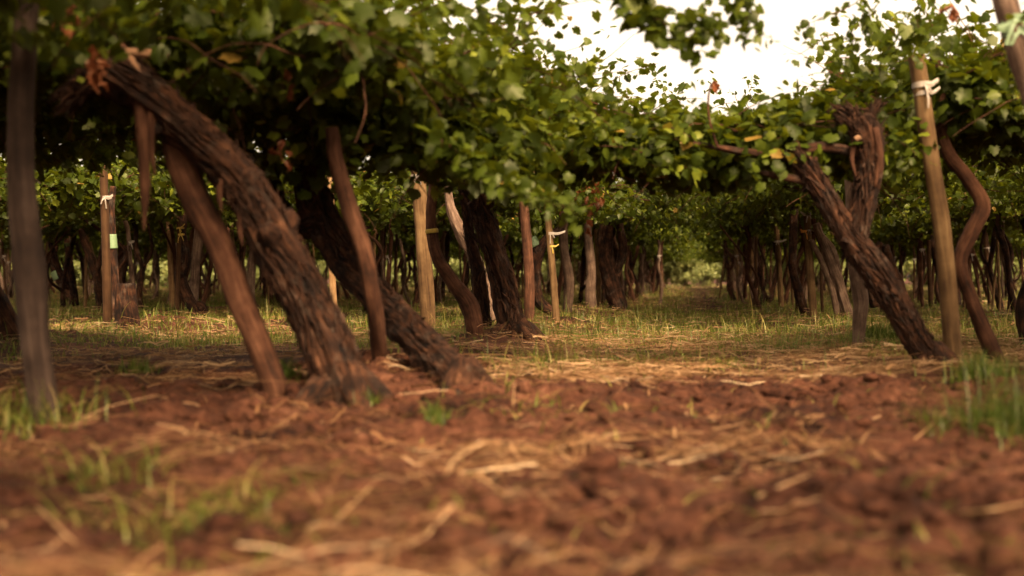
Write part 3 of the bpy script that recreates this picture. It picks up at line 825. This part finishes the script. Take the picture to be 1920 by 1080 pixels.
pole('crooked_prop', "out of focus grey weathered prop standing nearest at the left edge", 'prop',
     [(84, 775), (74, 690), (64, 610), (54, 500), (44, 400), (38, 290), (42, 150), (50, 40), (56, -60)], [52, 52, 54, 62, 58, 52, 46, 44, 42], BARK_DARK, seed=101, lump=.1, ridge=.06, fine=.02, d=4.9)
pole('crooked_prop', "dark leaning prop curving down left of the thickest shaggy trunk", 'prop',
     [(516, 724), (490, 655), (452, 565), (410, 455), (368, 375), (340, 300), (330, 250)], [50, 48, 52, 52, 56, 60, 56], BARK_RED, seed=102, lump=.08, ridge=.05, fine=.02)
pole('crooked_prop', "grey crooked prop crossing in front of the elbow-bent dark trunk", 'prop',
     [(712, 664), (706, 600, -.15), (696, 540, -.25), (680, 465, -.3), (652, 380, -.3), (630, 300, -.3), (622, 240, -.3)], [29, 33, 33, 35, 33, 28, 25], BARK_RED, seed=103, lump=.12, ridge=.08, fine=.03, d=6.8)
pole('wooden_post', "tall smooth yellow post with a pale tie, left of the grassy aisle", 'post',
     [(804, 622), (798, 520), (791, 420), (784, 330), (778, 250)], [29, 29, 28, 27, 26], POST, seed=104,
     ties=[(785, 330, 15, .025, TIE_WHITE, (815, 326))])
pole('crooked_prop', "straight reddish prop with a cut top, behind the upright shaggy trunk", 'prop',
     [(992, 602), (992, 530), (988, 455), (982, 378)], [20, 20, 18, 17], BARK_RED, seed=105, lump=.1, ridge=.08)
pole('wooden_post', "slim yellow post tied by white cloth to a wavy grey prop", 'post',
     [(1043, 600), (1037, 520), (1030, 440), (1025, 370)], [14, 13.5, 13, 12.5], POST, seed=106,
     ties=[(1032, 438, 7, .03, TIE_WHITE, (1060, 434)), (1034, 462, 7, .018, TIE_YELLOW, (1048, 458))])
pole('crooked_prop', "wavy grey prop with a pointed top beside the slim yellow post", 'prop',
     [(1064, 585), (1067, 525), (1058, 470), (1056, 420), (1062, 370), (1054, 338)], [18, 19, 17, 16, 15, 9], BARK_GREY, seed=107, lump=.12, ridge=.07, fine=.02)
pole('crooked_prop', "short grey knotted prop under the dangling dead red leaves", 'prop',
     [(1108, 562), (1108, 500), (1103, 440), (1102, 405)], [20, 17, 14, 10], BARK_GREY, seed=108, lump=.14, ridge=.1, fine=.03, d=19.8)
pole('wooden_stake', "thin straight yellow stake beside the short grey knotted prop", 'stake',
     [(1123, 560), (1121, 500), (1118, 430)], [9, 9, 8.5], POST, seed=109, d=21)
pole('bamboo_stake', "pale knotted stake between the elbow-bent trunk and the crooked grey prop", 'stake',
     [(626, 572), (622, 480), (621, 390), (617, 312)], [13, 12.5, 12, 11], STAKE_PALE, seed=110, lump=.1, ridge=.04, d=13.5)
pole('wooden_post', "brown post with white cloth tie standing beside a cut stump", 'post',
     [(202, 612), (199, 480), (195, 350), (192, 225)], [17, 16, 15, 15], POST_BROWN, seed=111,
     ties=[(200, 371, 9, .03, TIE_WHITE, (213, 366)), (196, 236, 8, .02, TIE_WHITE, (204, 250))])
pole('wooden_stake', "short split orange-brown stake with a bare top, left of the yellow ribbon", 'stake',
     [(323, 552), (320, 500), (318, 450), (314, 392)], [11, 11, 10, 9], STAKE_PALE, seed=112, d=22)
pole('crooked_prop', "smooth pinkish grey prop beside the trunk with yellow ribbon", 'prop',
     [(364, 560), (366, 500), (372, 450), (376, 420)], [16, 18, 19, 18], BARK_GREY, seed=113, lump=.08, ridge=.05, d=17.4)
pole('crooked_prop', "pale smooth prop showing under the thickest leaning trunk", 'prop',
     [(471, 572), (470, 530), (474, 480), (478, 440)], [15, 16, 16, 15], BARK_GREY, seed=114, lump=.06, ridge=.05, d=17.6)
rb = pole('wooden_stake', "knobby stake hung with a knotted yellow ribbon", 'stake',
     [(332, 556), (334, 500), (336, 440), (334, 405)], [9, 9, 8, 7], POST_BROWN, seed=115, d=17.0,
     ties=[(338, 428, 7, .022, TIE_YELLOW, (347, 420)), (340, 440, 6, .022, TIE_YELLOW, None)])
# right
pole('wooden_post', "tall thick yellow post with pale cloth tie, leaning on the right", 'post',
     [(1788, 686), (1780, 570), (1766, 430), (1746, 300), (1726, 160), (1718, 105)], [33, 33, 33, 32, 31, 30], POST, seed=120,
     ties=[(1728, 160, 17, .03, TIE_WHITE, (1757, 150)), (1731, 176, 17, .02, TIE_WHITE, (1760, 165))])
pole('crooked_prop', "pinkish grey peeling prop passing behind the forked trunk", 'prop',
     [(1609, 652), (1612, 600), (1614, 560), (1602, 500), (1598, 420), (1596, 340), (1588, 260)], [24, 24, 26, 24, 24, 22, 20], BARK_GREY, seed=121, lump=.12, ridge=.08, fine=.03)
pole('wooden_post', "yellow post with a bright white tie, between the aisle and the forked trunk", 'post',
     [(1525, 596), (1521, 530), (1517, 470), (1513, 402)], [15.5, 15, 14, 13], POST, seed=122,
     ties=[(1514, 402, 7, .035, TIE_WHITE, (1500, 398)), (1516, 432, 7, .012, TIE_WHITE, (1540, 432)), (1508, 434, 6, .03, TIE_ORANGE, (1500, 430))])
pole('wooden_post', "slim yellow post with a folded white tie, nearest the aisle on its right side", 'post',
     [(1465, 574), (1462, 520), (1458, 460), (1453, 400)], [11, 10.5, 10, 9], POST, seed=123,
     ties=[(1457, 453, 6, .03, TIE_WHITE, (1474, 449))])
pole('wooden_post', "slim orange-brown post standing right of the wavy trunk", 'post',
     [(1858, 576), (1856, 530), (1851, 480), (1846, 430)], [12, 11.5, 11, 10], POST_BROWN, seed=124, ties=[(1850, 465, 6, .02, TIE_WHITE, (1862, 465))])
pole('wooden_stake', "thin brown stake left of the tall leaning yellow post", 'stake',
     [(1745, 572), (1743, 520), (1742, 450)], [8, 8, 7], POST_BROWN, seed=125, d=24)
pole('crooked_prop', "blurred grey pole leaning in the top right corner with a pale green ribbon", 'prop',
     [(2080, 800), (2020, 480), (1950, 220), (1912, 100), (1886, 10), (1872, -60)], [46, 46, 46, 46, 44, 44], BARK_GREY, seed=126, lump=.08, ridge=.05, d=5.6,
     ties=[(1897, 40, 24, .04, TIE_GREEN, (1868, 55)), (1903, 62, 24, .03, TIE_GREEN, None)])
pole('tree_stump', "short thick cut stump with a flat pale top, beside the brown post", 'stump',
     [(240, 616), (241, 585), (237, 555), (236, 532)], [46, 44, 38, 34], BARK, seed=127, lump=.2, ridge=.1, fine=.05, seg=32)

# ------------------------------------------------------------------ the crowd of vines behind: each one trunk + crown, copied
def proto_trunk(seed):
    rg = np.random.default_rng(seed)
    H = rg.uniform(1.45, 1.65)
    lean = rg.normal(0, .22, 2)
    z = np.array([-.1, .0, .3, .65, 1.0, 1.3, H])
    off = np.cumsum(rg.normal(0, .05, (7, 2)), 0); off -= off[1]
    pts = np.column_stack([off + lean[None] * (z[:, None] / H), z])
    r0 = rg.uniform(.032, .066)
    prt = [tube(pts, r0 * np.array([1.5, 1.25, 1.0, .95, .95, 1.0, .9]), seg=16, step=.05, lump=.22, ridge=.14, seed=seed)]
    head = pts[-1]
    if rg.random() < .6:
        k = rg.integers(2, 4)
        q = np.array([pts[k], pts[k] + [rg.normal(0, .15), rg.normal(0, .1), .35], [head[0] + rg.normal(0, .3), head[1] + rg.normal(0, .2), H]])
        prt.append(tube(q, r0 * np.array([.7, .6, .5]), seg=12, step=.05, lump=.2, ridge=.1, seed=seed + 1))
    for a in range(4):
        th = a * PI / 2 + rg.normal(0, .4)
        L = rg.uniform(.7, 1.3)
        e = head + np.array([math.cos(th) * L, math.sin(th) * L, rg.uniform(.02, .16)])
        prt.append(tube([head - [0, 0, .08], head * .6 + e * .4 + [0, 0, .05], e], [r0 * .55, .025, .014], seg=8, step=.08, lump=.15, ridge=0, seed=seed + 2 + a))
    return build_mesh('trunk', prt, [[BARK, BARK_RED, BARK, BARK_GREY][seed % 4]])

def proto_crown(seed):
    rng = np.random.default_rng(seed)
    S = 105
    us = rng.uniform(-1, 1, S) * 1.25
    vs = rng.uniform(-1, 1, S) * 1.05
    C = shoots(rng, S, 13, us, vs, 1.62 + rng.normal(0, .07, S))
    L = foliage(rng, C, tmpl=LT_FAR, zmin=1.3, bright=.02)
    return build_mesh('crown', [place_leaves(*L, rng, LT_FAR, 0), canes(C[::4], .006, seed, 1)], [LEAF, BARK_RED])

TR = [proto_trunk(200 + i) for i in range(10)]
CR = [proto_crown(230 + i) for i in range(6)]
rs = np.random.default_rng(77)
STK = []
for i in range(5):
    rg = np.random.default_rng(260 + i)
    z = np.array([-.1, 0, .4, .8, 1.2, 1.2 + rg.uniform(.0, .45)])
    off = np.cumsum(rg.normal(0, [.012, .045][i % 2], (6, 2)), 0); off -= off[1]
    STK.append(build_mesh('wooden_stake', [tube(np.column_stack([off, z]), np.full(6, rg.uniform(.018, .034)), seg=10, step=.06, lump=.1, ridge=.05, seed=260 + i, round_end=False)],
                          [[POST, BARK_GREY, STAKE_PALE, BARK_RED, POST_BROWN][i]]))
tie_mesh = build_mesh('ribbon_tie', tie_parts(np.zeros(3), .034, .03, (.06, -.02, 0.01), seed=5), [TIE_WHITE], smooth=False)

nv = ns = 0
G_L, G_R = "slim grapevines crowded far behind on the left", "slim grapevines crowded far behind on the right"
S_L, S_R = "small stakes crowded far behind on the left", "small stakes crowded far behind on the right"
def auto_vine(u, v, left):
    global nv, ns
    x, y = uv2xy(u, v)
    z = float(ground_h(x, y))
    root = link('grapevine', None, loc=(x, y, z), rotz=ROWANG + (PI if rs.random() < .5 else 0))
    tag(root, "slim brown grapevine among the crowded distant trunks left of the aisle" if left else "slim brown grapevine among the crowded distant trunks right of the aisle",
        'grapevine', G_L if left else G_R)
    t = link('trunk', TR[rs.integers(len(TR))], root, rotz=rs.uniform(0, 6.28)); t.scale = (1, 1, rs.uniform(.93, 1.06))
    c = link('crown', CR[rs.integers(len(CR))], root, rotz=0)
    c.scale = (rs.uniform(.95, 1.2) * (.78 if -2.6 < u < 2.3 else 1), rs.uniform(.95, 1.15), rs.uniform(.95, 1.1))
    nv += 1
    for k in range(2):
        if rs.random() < (.75 if k == 0 else .45) * (1 if y < 36 else .25) and ns < 270:
            sx, sy = x + rs.normal(0, .35), y + rs.normal(0, .45)
            i = rs.integers(len(STK))
            tied = rs.random() < .35 and y < 40
            loc = (sx, sy, float(ground_h(sx, sy)))
            sr = link('wooden_stake', None if tied else STK[i], loc=loc, rotz=rs.uniform(0, 6.28))
            sr.rotation_euler = (rs.normal(0, .06), rs.normal(0, .06), rs.uniform(0, 6.28))
            if tied:
                link('pole', STK[i], sr)
                link('ribbon_tie', tie_mesh, sr, loc=(0, 0, rs.uniform(.85, 1.15)), rotz=-sr.rotation_euler[2])
            lb = ("thin wooden stake with a white tie" if tied else "thin bare wooden stake") + (" among the crowded distant trunks left of the aisle" if left else " among the crowded distant trunks right of the aisle")
            tag(sr, lb, 'stake', (S_L if left else S_R) + (", tied" if tied else ", bare"))
            ns += 1

def seen(u, v, m=1.6):
    x, y = uv2xy(u, v)
    return y > 4 and abs(x) < .40 * y + m

spots = []
for rows, left in ((LEFT_ROWS, True), (RIGHT_ROWS, False)):
    for k, ur in enumerate(rows):
        vs0 = {True: [21.5, 19.0, 17.0, 15.0], False: [19.5, 18.0, 15.0, 13.0]}[left]
        v = vs0[min(k, 3)] + rs.uniform(0, 1)
        while v < 66:
            u = ur + rs.normal(0, .22)
            if seen(u, v, 1.0): spots.append((v, u, left))
            v += (1.3 if v < 34 else 1.75) + rs.uniform(-.25, .25)
aisle = [q for q in spots if abs(q[1]) < 6]
rest = sorted(q for q in spots if abs(q[1]) >= 6)
for v, u, left in aisle + rest[:270 - len(aisle)]: auto_vine(u, v, left)
print('B', dB, 'A', dA, 'prop', ground_px(712, 664))
print("vines", nv, "stakes", ns)

# ------------------------------------------------------------------ trees and bushes beyond the far end of the aisle
def tree_mesh(seed, H, Wd, n, leaf=.28, trunk_r=.12):
    rg = np.random.default_rng(seed)
    tp = [tube([[0, 0, -.3], [0, 0, H * .18], [rg.normal(0, .2), 0, H * .4], [rg.normal(0, .4), .2, H * .75]], [trunk_r * 1.3, trunk_r, trunk_r * .8, trunk_r * .4], seg=10, step=.2, seed=seed)]
    for a in range(6):
        th = rg.uniform(0, 6.28); z0 = H * rg.uniform(.12, .4)
        tp.append(tube([[0, 0, z0], [math.cos(th) * Wd * .25, math.sin(th) * Wd * .2, z0 + H * .18], [math.cos(th) * Wd * .4, math.sin(th) * Wd * .4, z0 + H * .35]], [trunk_r * .6, trunk_r * .4, .03], seg=8, step=.2, seed=seed + a))
    k = 26
    cen = np.stack([rg.normal(0, Wd * .26, k), rg.normal(0, Wd * .26, k), H * rg.uniform(.22, .95, k)], 1)
    cen[:, :2] *= (1.15 - .75 * np.abs(cen[:, 2] / H - .5))[:, None]
    rad = Wd * rg.uniform(.10, .2, k)
    w = rg.integers(0, k, n)
    d = rg.normal(0, 1, (n, 3)); d /= np.linalg.norm(d, axis=1)[:, None]
    pos = cen[w] + d * (rad[w] * rg.random(n) ** .4)[:, None]
    pos[:, 2] = np.maximum(pos[:, 2], .15)
    nrm = d + rg.normal(0, .5, (n, 3)); tip = rg.normal(0, 1, (n, 3)); tip[:, 2] -= .6
    tint = np.clip(rg.normal(.5, .18, n) + rg.normal(0, .15, k)[w], 0, 1)
    cp = place_leaves(pos, nrm, tip, rg.uniform(.6, 1.2, n) * leaf, tint, rg, LT_FAR)
    return build_mesh('trunk', tp, [BARK_GREY]), build_mesh('crown', [cp], [BUSHM])

TREES = [tree_mesh(500 + i, *a) for i, a in enumerate([(4.0, 4.4, 2600), (5.5, 5.0, 3200), (3.0, 4.2, 2200)])]
def far_tree(px, d, i, sc_, label, group=None, name='broadleaf_tree'):
    x = (px - CX) / FPX * d
    r = link(name, None, loc=(x, d, float(ground_h(x, d))), rotz=rs.uniform(0, 6.28))
    tag(r, label, 'tree', group)
    for nm, me in zip(('trunk', 'crown'), TREES[i]): link(nm, me, r)
    r.scale = (sc_, sc_, sc_)
far_tree(1285, 76, 2, .85, "pale yellowish green round bush framed by the left half of the leaf tunnel's far end")
far_tree(1345, 79, 0, .62, "darker green bushy tree framed by the right half of the leaf tunnel's far end")
far_tree(1318, 72, 2, .36, "small low bush with pale forked stems in the middle of the leaf tunnel's far end")
far_tree(1310, 96, 1, .8, "hazy tall tree farthest back behind the bushes at the end of the aisle")
for k in range(40):
    px = -700 + k * 85 + rs.uniform(-30, 30)
    if 1220 < px < 1410: continue
    far_tree(px, 70 + rs.uniform(-3, 6), int(rs.integers(3)), rs.uniform(.75, 1.0), "leafy tree in the belt beyond the last vines, glimpsed between trunks", "trees in the belt beyond the last vines")

for k in range(58):
    px = -560 + k * 52 + rs.uniform(-14, 14)
    if 1225 < px < 1400: continue
    far_tree(px, 64 + rs.uniform(-1.5, 3), 2, rs.uniform(.42, .6), "low bush at the foot of the tree belt, glimpsed between trunks", "low bushes at the foot of the tree belt", name='low_bush')

# ------------------------------------------------------------------ grass, straw, clods (nobody could count these)
def blades(n, rng, xs, ys, h, wd, lean, tint, lift=0.0, flat=False, nseg=4):
    """n curved tapering strips; flat ones lie on the soil"""
    az = rng.uniform(0, 2 * PI, n)
    z0 = ground_h(xs, ys)
    t = np.linspace(0, 1, nseg + 1)[None, :]
    dirx, diry = np.cos(az)[:, None], np.sin(az)[:, None]
    bend = rng.normal(0, .10 if flat else .35, n)[:, None]
    if flat:
        along = (t - .5) * h[:, None]
        side = bend * h[:, None] * (t - .5) ** 2
        px = xs[:, None] + dirx * along - diry * side
        py = ys[:, None] + diry * along + dirx * side
        arch = rng.uniform(-.4, .5, n)[:, None] * h[:, None] * .25 * (1 - (2 * t - 1) ** 2)
        tilt = rng.normal(0, .16, n)[:, None] * along
        pz = ground_h(px, py) * .55 + z0[:, None] * .45 + .004 + lift[:, None] + np.maximum(arch, 0) + np.abs(tilt)
        ww = wd[:, None] * np.ones_like(t) * (1 - .4 * t)
    else:
        out = lean[:, None] * h[:, None] * t ** 2
        px = xs[:, None] + dirx * out; py = ys[:, None] + diry * out
        pz = z0[:, None] - .01 + h[:, None] * (t - .45 * np.minimum(lean, 1.3)[:, None] * t ** 2)
        ww = wd[:, None] * (1 - t ** 1.6) + .0006
    sx, sy = -diry, dirx
    if flat:
        roll = rng.normal(0, .7, n)[:, None]
        cr, sr = np.cos(roll), np.sin(roll)
        a = np.stack([px + sx * ww * cr / 2, py + sy * ww * cr / 2, pz + ww * sr / 2], -1)
        b = np.stack([px - sx * ww * cr / 2, py - sy * ww * cr / 2, pz - ww * sr / 2], -1)
    else:
        a = np.stack([px + sx * ww / 2, py + sy * ww / 2, pz], -1)
        b = np.stack([px - sx * ww / 2, py - sy * ww / 2, pz], -1)
    V = np.stack([a, b], 2).reshape(-1, 3)
    m = nseg + 1
    i0 = (np.arange(n) * m * 2)[:, None] + np.arange(nseg)[None] * 2
    F = np.stack([i0, i0 + 1, i0 + 3, i0 + 2], -1).reshape(-1, 4)
    return part(V, F, None, np.repeat(tint, m * 2))

def scatter(rng, n, d0, d1, half=.55, power=1.0):
    """points in a wide wedge in front of the camera, thinning with distance"""
    u = rng.random(n)
    d = np.exp(np.log(d0) + u * (np.log(d1) - np.log(d0))) if power == 1 else (d0 ** power + u * (d1 ** power - d0 ** power)) ** (1 / power)
    x = rng.uniform(-half, half, n) * (d + 1.5)
    return x, d

def grass_density(x, y):
    u, v = xy2uv(x, y)
    n = 1.5 * fbm(x * 1.1, y * 1.1, None, 3, 61)
    far = sstep(7.0, 9.5, y)
    rowb = np.zeros_like(x)
    for ur in LEFT_ROWS[:6] + RIGHT_ROWS[:4]:
        rowb = np.maximum(rowb, np.exp(-((u - ur) / .75) ** 2))
    g = far * (.46 + .80 * sstep(10, 17, y) + .45 * rowb * sstep(9, 12, y) + .6 * n)
    g = g + .3 * sstep(10, 12, y) * (u < -2.2) 
    track = np.exp(-(((u - .1) / .45) ** 2)) * sstep(14, 22, y)
    g = g * (1 - .85 * track)
    g = g - .5 * sstep(-1.0, -1.6, u) * (1 - sstep(9.5, 11.5, y))
    nearp = .16 * np.exp(-(((x + 1.75) / .55) ** 2 + ((y - 4.6) / .55) ** 2)) + .2 * np.exp(-(((x + 1.0) / .5) ** 2 + ((y - 2.9) / .4) ** 2))
    nearp = nearp + .14 * np.exp(-((u + 1.8) / .9) ** 2) * sstep(4, 5, y)
    return np.clip(g + nearp + .012, 0, 1)

rng = np.random.default_rng(901)
gx, gy = scatter(rng, 380000, 2.2, 100, half=.5)
keep = rng.random(len(gx)) < grass_density(gx, gy)
gx, gy = gx[keep], gy[keep]
n = len(gx)
tall = np.clip(fbm(gx * .8, gy * .8, None, 2, 71) * .5 + .55, .25, 1.2)
gh = rng.gamma(4, .022, n) * tall * np.where(gy < 7, .9, 1.45) + .03
gt = np.clip(rng.normal(.26, .14, n) + .25 * vn(gx * 1.7, gy * 1.7, seed=73) + .12, 0, 1)
gt[rng.random(n) < .22] = rng.uniform(.7, 1.0)
gw = rng.uniform(.003, .007, n) * (1 + gy / 26)
gh *= rng.choice([.5, .8, 1.0, 1.6], n, p=[.3, .35, .25, .1])
gp = blades(n, rng, gx, gy, gh, gw, rng.gamma(2.2, .38, n) + .7 * (gy < 6.5), gt)
tag(link('grass', build_mesh('grass', [gp], [GRASSM])), "green and yellowing grass along the vine rows and aisle", 'grass', kind='stuff')
print("grass", n)

def straw_density(x, y):
    u, v = xy2uv(x, y)
    n = fbm(x * 1.4, y * 1.4, None, 3, 81)
    mid = sstep(6.3, 7.2, y + .5 * vn(x, y, seed=83)) * (1 - .7 * sstep(8.5, 14, y))
    band = np.exp(-((y - 4.0 - .25 * vn(x * 1.1, y * 0, seed=84)) / .42) ** 2) * .5
    bare = np.exp(-((y - 5.9) / .5) ** 2) * sstep(-.5, .2, u)
    bankl = sstep(-1.0, -1.6, u) * (1 - sstep(9.5, 11.5, y))
    mid = mid * (1 - .8 * bankl)
    return np.clip(mid * (.62 + .6 * n) + band * (.1 + .8 * n) + .04 + .14 * n - .12 * bare, 0.015, 1)
sx, sy = scatter(rng, 340000, 1.9, 80, half=.5)
keep = rng.random(len(sx)) < straw_density(sx, sy) * .62
sx, sy = sx[keep], sy[keep]
n = len(sx)
ln = rng.gamma(3, .045, n) + .03
ln = np.minimum(ln, .5)
st = np.clip(rng.normal(.45, .22, n) + .24 * sstep(6.3, 7.5, sy) + .15 * vn(sx * 2, sy * 2, seed=85), 0, 1)
sw = rng.uniform(.002, .0055, n) * (1 + sy / 30)
big = rng.random(n) < .05 * sstep(3.4, 5.5, sy) + .004
sw[big] *= rng.uniform(2, 4, big.sum()); ln[big] = np.clip(ln[big], .05, .2)
sp = blades(n, rng, sx, sy, ln, sw, None, st, lift=rng.gamma(1.3, .007, n) * (1 + 1.2 * sstep(6.5, 8, sy)), flat=True)
tag(link('straw_litter', build_mesh('straw_litter', [sp], [STRAWM])), "dry straw and cut stalks strewn over the soil", 'straw', kind='stuff')
print("straw", n)

def make_clods():
    rg = np.random.default_rng(950)
    bm_v, bm_f = [], []
    t = (1 + 5 ** .5) / 2
    ico = np.array([(-1, t, 0), (1, t, 0), (-1, -t, 0), (1, -t, 0), (0, -1, t), (0, 1, t), (0, -1, -t), (0, 1, -t), (t, 0, -1), (t, 0, 1), (-t, 0, -1), (-t, 0, 1)]) / 1.9
    f = np.array([(0, 11, 5), (0, 5, 1), (0, 1, 7), (0, 7, 10), (0, 10, 11), (1, 5, 9), (5, 11, 4), (11, 10, 2), (10, 7, 6), (7, 1, 8), (3, 9, 4), (3, 4, 2), (3, 2, 6), (3, 6, 8), (3, 8, 9), (4, 9, 5), (2, 4, 11), (6, 2, 10), (8, 6, 7), (9, 8, 1)])
    # one subdivision
    V = [tuple(p) for p in ico]; F2 = []; mid = {}
    def m(a, b):
        k = (min(a, b), max(a, b))
        if k not in mid:
            q = (np.array(V[a]) + np.array(V[b])) / 2; V.append(tuple(q / np.linalg.norm(q))); mid[k] = len(V) - 1
        return mid[k]
    for a, b, c in f:
        ab, bc, ca = m(a, b), m(b, c), m(c, a)
        F2 += [(a, ab, ca), (b, bc, ab), (c, ca, bc), (ab, bc, ca)]
    V = np.array(V); F2 = np.array(F2)
    x, y = scatter(rg, 20000, 1.9, 9.5, half=.5)
    u, v = xy2uv(x, y)
    d = (1 - sstep(5.8, 7.0, y)) * (.35 + .6 * np.clip(fbm(x * 1.8, y * 1.8, None, 2, 91), 0, 1)) + .5 * np.exp(-((u + 1.8) / .6) ** 2) * sstep(4.5, 5.5, y)
    k = rg.random(len(x)) < d
    x, y = x[k], y[k]; n = len(x)
    s = rg.gamma(1.5, .0075, n) + .003
    s = np.minimum(s, .05)
    loc = V[None] * (1 + rg.normal(0, .16, (n, len(V)))[..., None])
    loc = loc * np.stack([rg.uniform(.8, 1.3, n), rg.uniform(.8, 1.3, n), rg.uniform(.55, .95, n)], 1)[:, None]
    a = rg.uniform(0, 6.28, n); ca, sa = np.cos(a)[:, None], np.sin(a)[:, None]
    X = x[:, None] + s[:, None] * (loc[..., 0] * ca - loc[..., 1] * sa)
    Y = y[:, None] + s[:, None] * (loc[..., 0] * sa + loc[..., 1] * ca)
    Z = ground_h(x, y)[:, None] + s[:, None] * (loc[..., 2] + .15)
    FF = (F2[None] + (np.arange(n) * len(V))[:, None, None]).reshape(-1, 3)
    me = build_mesh('soil_clods', [part(np.stack([X, Y, Z], -1).reshape(-1, 3), FF)], [SOIL])
    tag(link('soil_clods', me), "crumbs and clods of dry reddish soil", 'soil', kind='stuff')
make_clods()

# ------------------------------------------------------------------ single weeds, stalks and leaves on the soil
def weed(name, label, px, py, n, h, spread, wd, tint, seed, lean=(.2, .9), d=None, stems=True):
    rg = np.random.default_rng(seed)
    d = d or ground_px(px, py)
    b = P(px, py, d); b[2] = float(ground_h(b[0], b[1]))
    xs = b[0] + rg.normal(0, spread, n); ys = b[1] + rg.normal(0, spread, n)
    p = blades(n, rg, xs, ys, rg.uniform(.35, 1, n) * h, rg.uniform(.6, 1.2, n) * wd, rg.uniform(*lean, n), np.clip(rg.normal(tint, .2, n), 0, 1), nseg=5)
    o = link(name, build_mesh(name, shift([p], b), [GRASSM]), loc=tuple(b))
    tag(o, label, 'weed')
weed('feathery_weed', "dense dark green feathery weed at the right edge of the ploughed soil", 1900, 812, 360, .36, .11, .0035, .2, 31, lean=(.2, 1.8))
weed('feathery_weed', "low spreading green weed at the left foot of the dense feathery weed", 1825, 800, 170, .16, .11, .005, .25, 30, lean=(.5, 2.0))
weed('grass_tuft', "blurred green tuft at the foot of the nearest grey prop", 60, 800, 200, .22, .12, .006, .48, 32)
weed('bushy_weed', "dark bushy weed between the forked trunk's foot and the peeling prop", 1657, 640, 700, .26, .11, .006, .12, 33, lean=(.05, .8))
weed('grass_tuft', "low green tuft left of the thickest trunk's foot", 545, 700, 140, .14, .05, .007, .25, 34)
weed('grass_tuft', "small pale green tuft in the straw, middle of the aisle", 1358, 690, 120, .13, .035, .006, .5, 35)
weed('grass_tuft', "small blurred green sprig on bare soil below the elbow-bent trunk's foot", 815, 790, 70, .13, .025, .006, .3, 36)
weed('grass_tuft', "single bright tuft on the soil left of the dark leaning prop", 260, 700, 160, .15, .06, .006, .4, 37)
weed('grass_tuft', "sprawling blurred green blades in the bottom left foreground", 330, 985, 110, .22, .13, .005, .56, 38, lean=(.9, 2.2))
weed('grass_tuft', "wide green blades arching over the bottom left soil mound", 190, 905, 60, .26, .09, .0055, .5, 39, lean=(.8, 2.0))
weed('grass_tuft', "green sprigs at the thickest trunk's right foot", 690, 762, 90, .12, .03, .006, .3, 40)
weed('grass_tuft', "green tuft at the foot of the wavy brown trunk", 1840, 700, 420, .18, .08, .005, .28, 41)

def stalk(label, pts, wd, tint, seed):
    ds = [ground_px(q[0], q[1]) if len(q) < 3 else None for q in pts]
    W = []
    for q, dd in zip(pts, ds):
        if dd is None: p = P(q[0], q[1], ground_px(pts[0][0], pts[0][1]))
        else: p = P(q[0], q[1], dd); p[2] = float(ground_h(p[0], p[1])) + .012
        W.append(p)
    c = W[0].copy()
    t = tube(W, np.array([wd, wd * .9, wd * .5]) / 2 * .7, seg=8, step=.02, lump=.12, ridge=0, seed=seed)
    t['tint'][:] = tint
    o = link('dry_stalk', build_mesh('dry_stalk', shift([t], c), [STRAWM]), loc=tuple(c))
    tag(o, label, 'stalk')
stalk("long pale stalk slanting over bare soil right of centre", [(1420, 942), (1470, 920), (1530, 894)], .009, .85, 1)
stalk("curved pale stalk arching up from the soil below the centre", [(838, 900), (852, 862, 1), (905, 828, 1)], .012, .95, 2)
stalk("pale straight stalk lying left of the dark clod", [(632, 985), (662, 955), (698, 920)], .011, .9, 3)
stalk("straight stalk crossing the soil mound at bottom left", [(270, 925), (350, 975), (420, 1010)], .008, .7, 4)
stalk("thin upright stalk on the bank at the foot of the aisle", [(962, 770), (963, 745, 1), (964, 722, 1)], .008, .9, 5)
stalk("pale stalk at the lower right edge lying across soil", [(1800, 972), (1860, 966), (1925, 952)], .012, .85, 6)
stalk("slanting stalk on the straw before the feathery weed", [(1715, 832), (1745, 805), (1775, 775)], .009, .8, 7)
stalk("long thin stalk lying on grass beside the slim yellow post right of the aisle", [(1392, 622), (1425, 602), (1462, 585)], .014, .95, 8)
stalk("pale flat stalk in the lower left corner", [(70, 960), (100, 990), (140, 1030)], .012, .85, 9)
stalk("reddish bent stalk leaning by the upright shaggy trunk's foot", [(985, 668), (978, 645, 1), (966, 622, 1)], .018, .5, 10)
stalk("long straw lying at the edge of the bank beside the elbow-bent trunk's foot", [(868, 690), (960, 688), (1050, 672)], .014, .95, 11)

def flower():
    d = ground_px(1918, 640)
    c = P(1918, 602, d)
    b = P(1918, 640, d); b[2] = float(ground_h(b[0], b[1]))
    root = link('yellow_flower', None, loc=tuple(b))
    tag(root, "tiny orange-yellow flower at the right edge among the grass", 'flower')
    st_ = tube([b, (b + c) / 2 + [.01, 0, 0], c], [.003, .003, .002], seg=6, step=.03)
    st_['tint'][:] = .3
    link('stem', build_mesh('stem', shift([st_], b), [GRASSM]), root)
    rg = np.random.default_rng(3)
    n = 14
    th = np.linspace(0, 2 * PI, n, endpoint=False)
    tip = np.stack([np.cos(th), -.3 * np.ones(n), np.sin(th)], 1)
    nr = np.tile([0, -1., .4], (n, 1))
    p = place_leaves(np.tile(c - b, (n, 1)), nr, tip, np.full(n, .028), np.zeros(n), rg, LT_FAR)
    link('petals', build_mesh('petals', [p], [PETAL]), root)
flower()
